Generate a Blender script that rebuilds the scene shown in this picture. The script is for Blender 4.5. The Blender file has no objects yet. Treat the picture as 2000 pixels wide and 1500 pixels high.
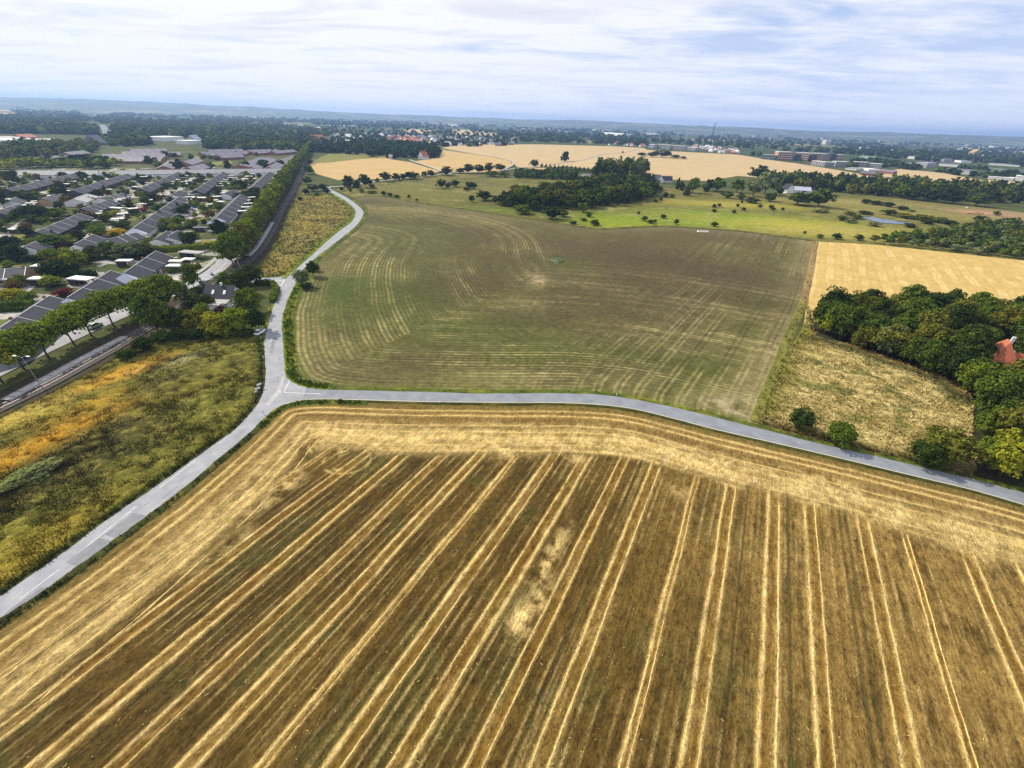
import bpy, math, random
import numpy as np
from mathutils import Matrix, Vector
from mathutils.geometry import tessellate_polygon
R_ = math.radians
rnd = random.Random(7)
rs = np.random.RandomState(11)

# ------------------------------------------------------------------ camera
F, RHO, H = 820.0, R_(2.2), 60.0            # focal length in photo pixels, roll, flying height
TH = math.atan(513.6 / F)
_r0 = np.array([1, 0, 0.]); _f0 = np.array([0, math.cos(TH), -math.sin(TH)]); _u0 = np.array([0, math.sin(TH), math.cos(TH)])
CR = math.cos(RHO) * _r0 + math.sin(RHO) * _u0
CU = -math.sin(RHO) * _r0 + math.cos(RHO) * _u0
scene = bpy.context.scene
col = scene.collection
cam_d = bpy.data.cameras.new('camera'); cam = bpy.data.objects.new('camera', cam_d); col.objects.link(cam)
cam_d.sensor_width = 36; cam_d.lens = F / 2000 * 36; cam_d.clip_start = 0.5; cam_d.clip_end = 60000
cam.matrix_world = Matrix(((CR[0], CU[0], -_f0[0], 0), (CR[1], CU[1], -_f0[1], 0), (CR[2], CU[2], -_f0[2], H), (0, 0, 0, 1)))
scene.camera = cam

# ------------------------------------------------------------------ sky and sun
SUN_EL = R_(40)
SUN_DIR = Vector((-0.86, 0.51, 0)).normalized() * math.cos(SUN_EL) + Vector((0, 0, math.sin(SUN_EL)))
world = bpy.data.worlds.new('World'); scene.world = world; world.use_nodes = True
SUN_STRENGTH, SKY_STRENGTH = 5.0, 0.10
sl = bpy.data.lights.new('sun', 'SUN'); sl.energy = SUN_STRENGTH; sl.angle = R_(0.53); sl.color = (1, 0.91, 0.74)
so = bpy.data.objects.new('sun', sl); col.objects.link(so)
so.rotation_euler = (-SUN_DIR).to_track_quat('-Z', 'Y').to_euler()
so.location = (-200, 100, 400)


class NT:
    """small node-tree writer"""
    def __init__(s, t):
        s.t = t; s.n = t.nodes; s.l = t.links
    def new(s, typ, **kw):
        n = s.n.new(typ)
        for k, v in kw.items():
            if k == 'inp':
                for i, val in v.items():
                    if hasattr(val, 'is_linked') or isinstance(val, bpy.types.NodeSocket): s.l.new(val, n.inputs[i])
                    else: n.inputs[i].default_value = val
            else: setattr(n, k, v)
        return n
    def math(s, op, a, b=0.0, c=0.0, clamp=False):
        return s.new('ShaderNodeMath', operation=op, use_clamp=clamp, inp={0: a, 1: b, 2: c}).outputs[0]
    def noise(s, vec, scale, detail=4, rough=.55, dist=0.):
        return s.new('ShaderNodeTexNoise', inp={'Vector': vec, 'Scale': scale, 'Detail': detail, 'Roughness': rough, 'Distortion': dist}).outputs[0]
    def ramp(s, fac, stops):
        n = s.new('ShaderNodeValToRGB'); s.l.new(fac, n.inputs[0]); e = n.color_ramp.elements
        while len(e) < len(stops): e.new(.5)
        for i, (p, c) in enumerate(stops):
            e[i].position = p; e[i].color = (c if len(c) == 4 else (*c, 1)) if not isinstance(c, (int, float)) else (c, c, c, 1)
        return n.outputs[0]
    def mix(s, fac, a, b, blend='MIX'):
        n = s.new('ShaderNodeMix', data_type='RGBA', blend_type=blend)
        for i, v in ((0, fac), (6, a), (7, b)):
            if isinstance(v, bpy.types.NodeSocket): s.l.new(v, n.inputs[i])
            else: n.inputs[i].default_value = v if i == 0 else (*v, 1)
        return n.outputs[2]
    def vec(s, op, a, b=(0, 0, 0)):
        n = s.new('ShaderNodeVectorMath', operation=op)
        for i, v in ((0, a), (1, b)):
            if isinstance(v, bpy.types.NodeSocket): s.l.new(v, n.inputs[i])
            else: n.inputs[i].default_value = v
        return n.outputs[1] if op == 'DOT_PRODUCT' else n.outputs[0]


def build_sky():
    w = NT(world.node_tree); w.n.clear()
    out = w.new('ShaderNodeOutputWorld'); bg = w.new('ShaderNodeBackground')
    sky = w.new('ShaderNodeTexSky', sky_type='NISHITA', sun_disc=False, sun_elevation=SUN_EL,
                sun_rotation=math.atan2(SUN_DIR.x, SUN_DIR.y), altitude=100, air_density=1.0, dust_density=1.2, ozone_density=1.5)
    d = w.new('ShaderNodeTexCoord').outputs['Generated']
    s = w.new('ShaderNodeSeparateXYZ', inp={0: d})
    z = w.math('ADD', w.math('MAXIMUM', s.outputs[2], 0.0), 0.07)
    p = w.new('ShaderNodeCombineXYZ', inp={0: w.math('DIVIDE', s.outputs[0], z), 1: w.math('DIVIDE', s.outputs[1], z), 2: 0.0}).outputs[0]
    blue = w.vec('SCALE', sky.outputs[0]); blue.node.inputs[3].default_value = SKY_STRENGTH
    # broken altocumulus sheet: big fields, medium cells, fine ripples
    big = w.noise(w.vec('MULTIPLY', p, (.22, .42, 1)), 1.0, 3, .5, .4)
    cell = w.noise(w.vec('MULTIPLY', p, (.9, 1.6, 1)), 1.0, 8, .62, .6)
    rip = w.noise(w.vec('MULTIPLY', p, (3.0, 6.5, 1)), 1.0, 5, .6, .3)
    sd = w.vec('DOT_PRODUCT', d, tuple(SUN_DIR))
    glow = w.math('POWER', w.math('MAXIMUM', w.math('MULTIPLY_ADD', sd, .5, .5), 0), 2.2)
    f = w.math('ADD', w.math('MULTIPLY', big, .9), w.math('MULTIPLY', cell, .75))
    f = w.math('ADD', f, w.math('MULTIPLY', rip, .25))
    f = w.math('ADD', f, w.math('MULTIPLY', glow, .22))
    cov = w.new('ShaderNodeMapRange', inp={0: f, 1: .84, 2: 1.07, 3: .10, 4: 1.0}).outputs[0]
    cov.node.clamp = True
    # grey undersides
    und = w.noise(w.vec('ADD', w.vec('MULTIPLY', p, (.55, 1.5, 1)), (3.1, 1.7, 0)), 1.0, 6, .58, .6)
    und = w.new('ShaderNodeMapRange', inp={0: und, 1: .50, 2: .64, 3: 0.0, 4: 1.0}).outputs[0]
    und = w.math('MULTIPLY', und, w.new('ShaderNodeMapRange', inp={0: glow, 1: .25, 2: .75, 3: .25, 4: 1.0}).outputs[0])
    cl = w.mix(w.new('ShaderNodeMapRange', inp={0: glow, 1: .15, 2: .8, 3: 0.0, 4: 1.0}).outputs[0], (.93, .95, 1.02), (1.02, 1.01, 1.02))
    cl = w.mix(w.math('MULTIPLY', und, .8), cl, (.66, .67, .80))
    blue = w.mix(.72, blue, (.44, .60, .98))
    c = w.mix(cov, blue, cl)
    # milky air towards the horizon
    hz = w.new('ShaderNodeMapRange', inp={0: s.outputs[2], 1: 0.0, 2: .20, 3: .75, 4: 0.0}).outputs[0]
    hzc = w.mix(w.new('ShaderNodeMapRange', inp={0: glow, 1: .2, 2: .62, 3: 0.0, 4: 1.0}).outputs[0], (.70, .80, 1.06), (.90, .93, 1.04))
    c = w.mix(hz, c, hzc)
    w.l.new(c, bg.inputs[0]); bg.inputs[1].default_value = 0.86
    w.l.new(bg.outputs[0], out.inputs[0])


build_sky()
scene.view_settings.view_transform = 'Standard'; scene.view_settings.look = 'None'
scene.view_settings.exposure = 0.27; scene.view_settings.gamma = 1.0; scene.view_settings.use_curve_mapping = False
scene.cycles.use_denoising = False
scene.cycles.max_bounces = 5; scene.cycles.diffuse_bounces = 2; scene.cycles.volume_bounces = 0
scene.cycles.transparent_max_bounces = 4


# ------------------------------------------------------------------ ground geometry helpers
def G(x, y, z=0.0):
    """ground point seen at photo pixel (x, y) of the level plain"""
    d = (x - 1000) * CR - (y - 750) * CU + F * _f0
    t = (z - H) / d[2]
    return np.array([d[0] * t, d[1] * t])
def GL(pts, z=0.0): return np.array([G(x, y, z) for x, y in pts])
def depth(X, Y, Z=0): return float(np.dot([X, Y, Z - H], _f0))
def proj(X, Y, Z=0):
    v = np.array([X, Y, Z - H]); k = v @ _f0
    return 1000 + F * (v @ CR) / k, 750 - F * (v @ CU) / k
def mpp(x, y):
    g = G(x, y); return depth(*g) / F
def hm(x, y, hpx):
    """metres of height of something hpx tall standing at pixel (x, y)"""
    return hpx * mpp(x, y) / (math.cos(TH) - (y - 750) / F * math.sin(TH))


def smooth(pts, n=8, closed=False):
    p = np.asarray(pts, float); m = len(p); out = []
    for i in range(m if closed else m - 1):
        a, b, c, d = [p[(i + k) % m] if closed else p[min(max(i + k, 0), m - 1)] for k in (-1, 0, 1, 2)]
        for j in range(n):
            t = j / n
            out.append(.5 * ((2 * b) + (c - a) * t + (2 * a - 5 * b + 4 * c - d) * t * t + (3 * b - a - 3 * c + d) * t ** 3))
    if not closed: out.append(p[-1])
    return np.array(out)


def inside(X, Y, poly):
    r = np.zeros(X.shape, bool); n = len(poly)
    for i in range(n):
        x1, y1 = poly[i]; x2, y2 = poly[(i + 1) % n]
        if y1 == y2: continue
        r ^= ((y1 > Y) != (y2 > Y)) & (X < (x2 - x1) * (Y - y1) / (y2 - y1) + x1)
    return r


def near(X, Y, line, closed=False):
    """distance to a polyline, nearest point, arc length along it"""
    best = np.full(X.shape, 1e18); bx = np.zeros(X.shape); by = np.zeros(X.shape); bs = np.zeros(X.shape); s0 = 0
    n = len(line)
    for i in range(n if closed else n - 1):
        a = line[i]; b = line[(i + 1) % n]; v = b - a; L2 = max(v @ v, 1e-9)
        t = np.clip(((X - a[0]) * v[0] + (Y - a[1]) * v[1]) / L2, 0, 1)
        px = a[0] + t * v[0]; py = a[1] + t * v[1]; d = (X - px) ** 2 + (Y - py) ** 2
        m = d < best
        best[m] = d[m]; bx[m] = px[m]; by[m] = py[m]; bs[m] = s0 + t[m] * math.sqrt(L2); s0 += math.sqrt(L2)
    return np.sqrt(best), bx, by, bs


_perm = rs.permutation(4096)
def vnoise(x, y, seed=0):
    xi = np.floor(x).astype(int); yi = np.floor(y).astype(int); fx = x - xi; fy = y - yi
    fx = fx * fx * (3 - 2 * fx); fy = fy * fy * (3 - 2 * fy)
    def h(a, b): return _perm[(_perm[(a + seed * 131) & 4095] + b) & 4095] / 4095.
    return (h(xi, yi) * (1 - fx) + h(xi + 1, yi) * fx) * (1 - fy) + (h(xi, yi + 1) * (1 - fx) + h(xi + 1, yi + 1) * fx) * fy
def fbm(x, y, scale, octv=4, seed=0):
    r = 0; a = .5; f = 1 / scale; t = 0
    for o in range(octv):
        r = r + a * vnoise(x * f, y * f, seed + o); t += a; a *= .55; f *= 2.03
    return r / t
def sst(a, b, x):
    t = np.clip((x - a) / (b - a), 0, 1); return t * t * (3 - 2 * t)
def gauss(d, w): return np.exp(-(d / w) ** 2)
def lerp(a, b, t):
    t = np.asarray(t)[..., None]; return np.asarray(a) * (1 - t) + np.asarray(b) * t


# ------------------------------------------------------------------ objects and materials
def tag(o, label=None, cat=None, group=None, kind=None):
    if label: o['label'] = label
    if cat: o['category'] = cat
    if group: o['group'] = group
    if kind: o['kind'] = kind
    return o
def empty(name, loc=(0, 0, 0), rz=0., sc=None):
    o = bpy.data.objects.new(name, None); col.objects.link(o); o.location = loc; o.rotation_euler = (0, 0, rz)
    o.empty_display_size = .5
    if sc is not None: o.scale = sc
    return o
def obj(name, me, m=None, parent=None, loc=None):
    o = bpy.data.objects.new(name, me); col.objects.link(o)
    if m is not None and not me.materials: me.materials.append(m)
    elif m is not None and me.materials[0] != m:
        o.material_slots[0].link = 'OBJECT'; o.material_slots[0].material = m
    if parent is not None: o.parent = parent
    if loc is not None: o.location = loc
    return o
def mesh(name, V, Fc, cols=None, smooth_=False):
    me = bpy.data.meshes.new(name)
    V = np.asarray(V, np.float32).reshape(-1, 3)
    if isinstance(Fc, np.ndarray):
        k = Fc.shape[1]; nf = len(Fc)
        me.vertices.add(len(V)); me.vertices.foreach_set('co', V.ravel())
        me.loops.add(nf * k); me.loops.foreach_set('vertex_index', Fc.astype(np.int32).ravel())
        me.polygons.add(nf); me.polygons.foreach_set('loop_start', np.arange(0, nf * k, k, dtype=np.int32))
        me.update(calc_edges=True)
    else:
        me.from_pydata([tuple(v) for v in V], [], Fc); me.update()
    if cols is not None:
        a = me.color_attributes.new('Col', 'FLOAT_COLOR', 'POINT')
        c = np.ones((len(V), 4), np.float32); c[:, :3] = cols; a.data.foreach_set('color', c.ravel())
    if smooth_: me.polygons.foreach_set('use_smooth', np.ones(len(me.polygons), bool))
    return me
class MB:
    """collects simple solids into one mesh"""
    def __init__(s): s.v = []; s.f = []
    def hexa(s, p):
        b = len(s.v); s.v += [tuple(q) for q in p]
        s.f += [tuple(b + i for i in q) for q in ((3, 2, 1, 0), (4, 5, 6, 7), (0, 1, 5, 4), (1, 2, 6, 5), (2, 3, 7, 6), (3, 0, 4, 7))]; return s
    def box(s, x0, x1, y0, y1, z0, z1):
        return s.hexa([(x0, y0, z0), (x1, y0, z0), (x1, y1, z0), (x0, y1, z0), (x0, y0, z1), (x1, y0, z1), (x1, y1, z1), (x0, y1, z1)])
    def prism(s, prof, x0, x1):
        """profile of (y, z) points extruded along x"""
        b = len(s.v); n = len(prof)
        s.v += [(x0, y, z) for y, z in prof] + [(x1, y, z) for y, z in prof]
        s.f += [tuple(range(b + n - 1, b - 1, -1)), tuple(range(b + n, b + 2 * n))]
        s.f += [(b + i, b + (i + 1) % n, b + n + (i + 1) % n, b + n + i) for i in range(n)]; return s
    def tube(s, pts, rad, n=6):
        pts = [Vector(p) for p in pts]; b = len(s.v)
        for i, p in enumerate(pts):
            d = (pts[min(i + 1, len(pts) - 1)] - pts[max(i - 1, 0)]).normalized()
            u = d.orthogonal().normalized(); w = d.cross(u)
            for k in range(n):
                a = 2 * math.pi * k / n
                s.v.append(tuple(p + (u * math.cos(a) + w * math.sin(a)) * rad[i]))
        for i in range(len(pts) - 1):
            for k in range(n):
                s.f.append((b + i * n + k, b + i * n + (k + 1) % n, b + (i + 1) * n + (k + 1) % n, b + (i + 1) * n + k))
        s.f.append(tuple(range(b + n - 1, b - 1, -1))); s.f.append(tuple(b + (len(pts) - 1) * n + k for k in range(n))); return s
    def mesh(s, name='part'):
        me = bpy.data.meshes.new(name); me.from_pydata(s.v, [], s.f); me.update(); return me
    def build(s, name, m, parent=None, loc=None): return obj(name, s.mesh(name), m, parent, loc)


def newmat(name):
    m = bpy.data.materials.new(name); m.use_nodes = True
    t = NT(m.node_tree); b = t.n['Principled BSDF']; return m, t, b
def plain(name, c, rough=.7, var=.25, scale=1.5, bump=0., metal=0., spec=.3, bscale=None):
    """one colour with weathering noise"""
    m, t, b = newmat(name); p = t.new('ShaderNodeTexCoord').outputs['Object']
    n = t.noise(p, scale, 6, .65)
    r = t.ramp(n, [(.25, 1 - var), (.75, 1 + var * .5)])
    c2 = t.mix(1.0, tuple(c), r, 'MULTIPLY'); t.l.new(c2, b.inputs['Base Color'])
    b.inputs['Roughness'].default_value = rough; b.inputs['Metallic'].default_value = metal
    b.inputs['Specular IOR Level'].default_value = spec
    if bump:
        bn = t.new('ShaderNodeBump', inp={'Strength': bump, 'Distance': .1, 'Height': t.noise(p, bscale or scale * 6, 4)})
        t.l.new(bn.outputs[0], b.inputs['Normal'])
    return m
def ground_mat(name, fine=6., contrast=.8, dark=(.5, .5, .5), bump=.6, dist=.15, aniso=None, mid=1.2, flat=None, drill=None):
    """vertex-painted soil and plant colours broken up by fine noise; flat gives a single colour instead"""
    m, t, b = newmat(name); p = t.new('ShaderNodeTexCoord').outputs['Object']
    if aniso:
        mp = t.new('ShaderNodeMapping', vector_type='TEXTURE', inp={'Vector': p, 'Rotation': (0, 0, aniso[0]), 'Scale': (aniso[1], 1, 1)}); p2 = mp.outputs[0]
    else: p2 = p
    n1 = t.noise(p2, fine, 5, .7); n2 = t.noise(p2, mid, 5, .62, .3)
    f = t.math('ADD', t.math('MULTIPLY', n1, .6), t.math('MULTIPLY', n2, .4))
    lo = 1 - contrast; hi = 1 + contrast
    k = t.ramp(f, [(.33, tuple(lo * d / .5 for d in dark)), (.5, (1, 1, 1)), (.66, (hi, hi, hi))])
    base = t.new('ShaderNodeVertexColor', layer_name='Col').outputs[0] if flat is None else tuple(flat)
    c = t.mix(1.0, base, k, 'MULTIPLY')
    if drill:
        u = t.vec('DOT_PRODUCT', p, (math.sin(drill[0]), -math.cos(drill[0]), 0)); u = t.math('ADD', u, t.math('MULTIPLY', t.noise(p, .5, 3), .25))
        sn = t.math('SINE', t.math('MULTIPLY', u, 6.283 / drill[1])); sn = t.math('MULTIPLY', sn, t.ramp(t.noise(p, .22, 4), [(.38, 0.), (.6, 1.)]))
        c = t.mix(1.0, c, t.ramp(t.math('MULTIPLY_ADD', sn, .5, .5), [(0., .86), (.5, 1.), (1., 1.08)]), 'MULTIPLY')
    t.l.new(c, b.inputs['Base Color'])
    b.inputs['Roughness'].default_value = .95; b.inputs['Specular IOR Level'].default_value = .08
    if bump:
        bn = t.new('ShaderNodeBump', inp={'Strength': bump, 'Distance': dist, 'Height': f}); t.l.new(bn.outputs[0], b.inputs['Normal'])
    return m


def sheet(name, pts, z, m, kind='structure', parent=None, th=0.0):
    """flat polygon given in metres"""
    P = [Vector((p[0], p[1], z)) for p in pts]
    tri = tessellate_polygon([P]); me = bpy.data.meshes.new(name)
    fs = []
    for a, b, c in tri:
        n = (P[b] - P[a]).cross(P[c] - P[a]); fs.append((a, b, c) if n.z > 0 else (a, c, b))
    me.from_pydata([tuple(p) for p in P], [], fs); me.update()
    o = obj(name, me, m, parent)
    if parent is None: tag(o, kind=kind)
    return o
def sheet_mesh(pts, z):
    P = [Vector((p[0], p[1], z)) for p in pts]; fs = []
    for a, b, c in tessellate_polygon([P]): n = (P[b] - P[a]).cross(P[c] - P[a]); fs.append((a, b, c) if n.z > 0 else (a, c, b))
    me = bpy.data.meshes.new('patch'); me.from_pydata([tuple(p) for p in P], [], fs); me.update(); return me
def ribbon(pts, w0, w1, z):
    """strip between lateral offsets w0 and w1 (left positive) of a line"""
    p = np.asarray(pts); d = np.gradient(p, axis=0); d /= np.linalg.norm(d, axis=1)[:, None]; n = np.stack([-d[:, 1], d[:, 0]], 1)
    return np.concatenate([p + n * w0, (p + n * w1)[::-1]])
def strip_mesh(name, pts, w0, w1, z):
    p = np.asarray(pts); d = np.gradient(p, axis=0); d /= np.linalg.norm(d, axis=1)[:, None]; n = np.stack([-d[:, 1], d[:, 0]], 1)
    A = p + n * np.reshape(w0, (-1, 1)); B = p + n * np.reshape(w1, (-1, 1)); k = len(p)
    V = np.zeros((2 * k, 3)); V[:k, :2] = A; V[k:, :2] = B; V[:, 2] = z
    i = np.arange(k - 1); Fc = np.stack([i, i + 1, k + i + 1, k + i], 1)
    if np.mean(np.reshape(w1, -1)) < np.mean(np.reshape(w0, -1)): Fc = Fc[:, ::-1]
    return mesh(name, V, Fc)


def patch(name, poly, dx, y0, y1, dyf, colf, hf, z0, m, kind='structure', fade=2.0, label=None):
    """field surface: a grid clipped to its outline, with plant colours and relief"""
    poly = np.asarray(poly); ys = [y0]
    while ys[-1] < y1: ys.append(ys[-1] + dyf(ys[-1]))
    xs = np.arange(poly[:, 0].min() - dx, poly[:, 0].max() + 2 * dx, dx); ys = np.array(ys)
    X, Y = np.meshgrid(xs, ys); sh = X.shape; X = X.ravel(); Y = Y.ravel()
    ins = inside(X, Y, poly)
    idx = np.arange(X.size).reshape(sh)
    Fc = np.stack([idx[:-1, :-1], idx[:-1, 1:], idx[1:, 1:], idx[1:, :-1]], -1).reshape(-1, 4)
    Fc = Fc[ins[Fc].any(1)]
    used = np.unique(Fc); mp = np.full(X.size, -1); mp[used] = np.arange(len(used)); Fc = mp[Fc]
    X, Y, ins = X[used], Y[used], ins[used]
    d, bx, by, _ = near(X, Y, poly, True)
    X = np.where(ins, X, bx); Y = np.where(ins, Y, by); d = np.where(ins, d, 0)
    Z = z0 + hf(X, Y) * sst(0, fade, d)
    me = mesh(name, np.stack([X, Y, Z], 1), Fc, np.clip(colf(X, Y), .004, .9), True)
    return tag(obj(name, me, m), label, None, None, kind)


# ================================================================== THE GROUND
K = H / 54.0
M = {}
def build_ground():
    m, t, b = newmat('countryside'); p = t.new('ShaderNodeTexCoord').outputs['Object']
    n = t.noise(p, .0011, 5, .6, .6); n2 = t.noise(p, .02, 5, .65); n3 = t.noise(p, .35, 4, .6)
    c = t.ramp(n, [(.3, (.030, .048, .016)), (.5, (.045, .065, .02)), (.60, (.07, .085, .03)), (.66, (.30, .23, .10)), (.72, (.05, .07, .025))])
    near_c = t.ramp(n2, [(.3, (.035, .05, .015)), (.7, (.10, .105, .035))])
    far = t.new('ShaderNodeMapRange', inp={0: t.vec('DOT_PRODUCT', p, (0, 1, 0)), 1: 700., 2: 1800., 3: 0., 4: 1.}).outputs[0]
    c = t.mix(far, near_c, c); c = t.mix(1.0, c, t.ramp(n3, [(.3, .7), (.7, 1.25)]), 'MULTIPLY')
    t.l.new(c, b.inputs['Base Color']); b.inputs['Roughness'].default_value = 1; b.inputs['Specular IOR Level'].default_value = .05
    sheet('ground', [(-11500, -150), (11500, -150), (11500, 11500), (-11500, 11500)], 0, m)
    # hills on the skyline
    na, nr = 260, 26
    a = np.linspace(R_(-62), R_(62), na); r = np.linspace(5200, 11200, nr)
    A, Rr = np.meshgrid(a, r)
    X = Rr * np.sin(A); Y = Rr * np.cos(A)
    ridge = .72 * fbm(A * 7, Rr / 5200., 1., 3, 3) + .28 * fbm(A * 60, Rr / 1500., 1., 4, 4)
    lift = 1 + .25 * np.exp(-((A + .85) / .35) ** 2) + .05 * np.sin(A * 9)
    Z = np.minimum((52 + 84 * ridge) * sst(5200, 9800, Rr) * lift - 2, 172)
    idx = np.arange(na * nr).reshape(nr, na)
    Fc = np.stack([idx[:-1, :-1], idx[:-1, 1:], idx[1:, 1:], idx[1:, :-1]], -1).reshape(-1, 4)[:, ::-1]
    m2, t, b = newmat('hill_cover'); p = t.new('ShaderNodeTexCoord').outputs['Object']
    c = t.ramp(t.noise(p, .0016, 6, .65, .5), [(.35, (.028, .045, .018)), (.55, (.05, .07, .025)), (.62, (.2, .17, .08)), (.68, (.04, .06, .022))])
    t.l.new(c, b.inputs['Base Color']); b.inputs['Roughness'].default_value = 1
    tag(obj('hills', mesh('hills', np.stack([X.ravel(), Y.ravel(), Z.ravel()], 1), Fc[:, ::-1], None, True), m2), kind='structure')


ROAD_L = [(-90, 1226), (0, 1165), (100, 1098), (200, 1023), (300, 953), (400, 882), (462, 836), (497, 798), (514, 766), (518, 730), (517, 690), (516, 665), (522, 643), (528, 617), (535, 595), (544, 572), (548, 560),
          (558, 547), (569, 535), (589, 517), (620, 489), (645, 466), (665, 450), (686, 434), (694, 420), (692, 408), (676, 394), (660, 384), (644, 375), (632, 369)]
ROAD_R = [(-90, 1277), (0, 1214), (100, 1146), (200, 1074), (300, 1001), (360, 955), (440, 888), (500, 836), (540, 800), (556, 770), (557, 735), (556, 700), (553, 665), (552, 643), (553, 617), (558, 600), (565, 580), (578, 554),
          (583, 543), (594, 525), (622, 500), (653, 477), (673, 462), (690, 447), (705, 430), (710, 416), (702, 404), (682, 389), (662, 378), (650, 372), (638, 364)]
SIDE_N = [(552, 690), (557, 715), (562, 732), (574, 748), (600, 758), (640, 762), (720, 764), (820, 766), (900, 768), (1000, 769), (1080, 769), (1158, 771), (1230, 779), (1300, 793), (1400, 817), (1500, 842), (1600, 867), (1700, 889), (1800, 913), (1900, 937), (2000, 963), (2090, 985)]
SIDE_S = [(480, 851), (505, 830), (530, 806), (556, 791), (590, 783), (640, 781), (720, 783), (820, 786), (900, 787), (1000, 788), (1080, 788), (1158, 791), (1230, 799), (1300, 815), (1400, 841), (1500, 864), (1600, 887), (1700, 911), (1800, 935), (1900, 959), (2000, 988), (2090, 1012)]
FRONT_EDGE = smooth(GL([(-90, 1277), (0, 1214), (100, 1146), (200, 1074), (300, 1001), (360, 955), (440, 888), (500, 834), (530, 806), (556, 791), (590, 783)] + SIDE_S[5:]), 4)
ROWS = [u * K for u in (-66, -58.5, -51.5, -43.6, -37.5, -30.5, -23.7, -17.9, -10, -4.0, 4.5, 11, 18.4, 25, 33.2, 39.6, 48.3, 55.5, 63)]
SL = 0.53
HEADS = [(3.2, .55), (5.0, .8), (8.4, .5), (10.6, .9), (12.4, 1.), (14.6, .75), (16.2, .8)]
RDIR = np.array([SL, 1.]) / math.hypot(SL, 1)
PO = [(-.85 - .35 * ((i * 13) % 5 - 2) / 2, .9 + .5 * ((i * 7) % 5 - 2) / 2) for i in range(len(ROWS))]
def wob(v, i): return .9 * (fbm(v, v * 0 + i * 7.3, 22., 2, 5) - .5) + .12 * (fbm(v, v * 0 + i * 3.1, 2., 2, 6) - .5)


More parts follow.
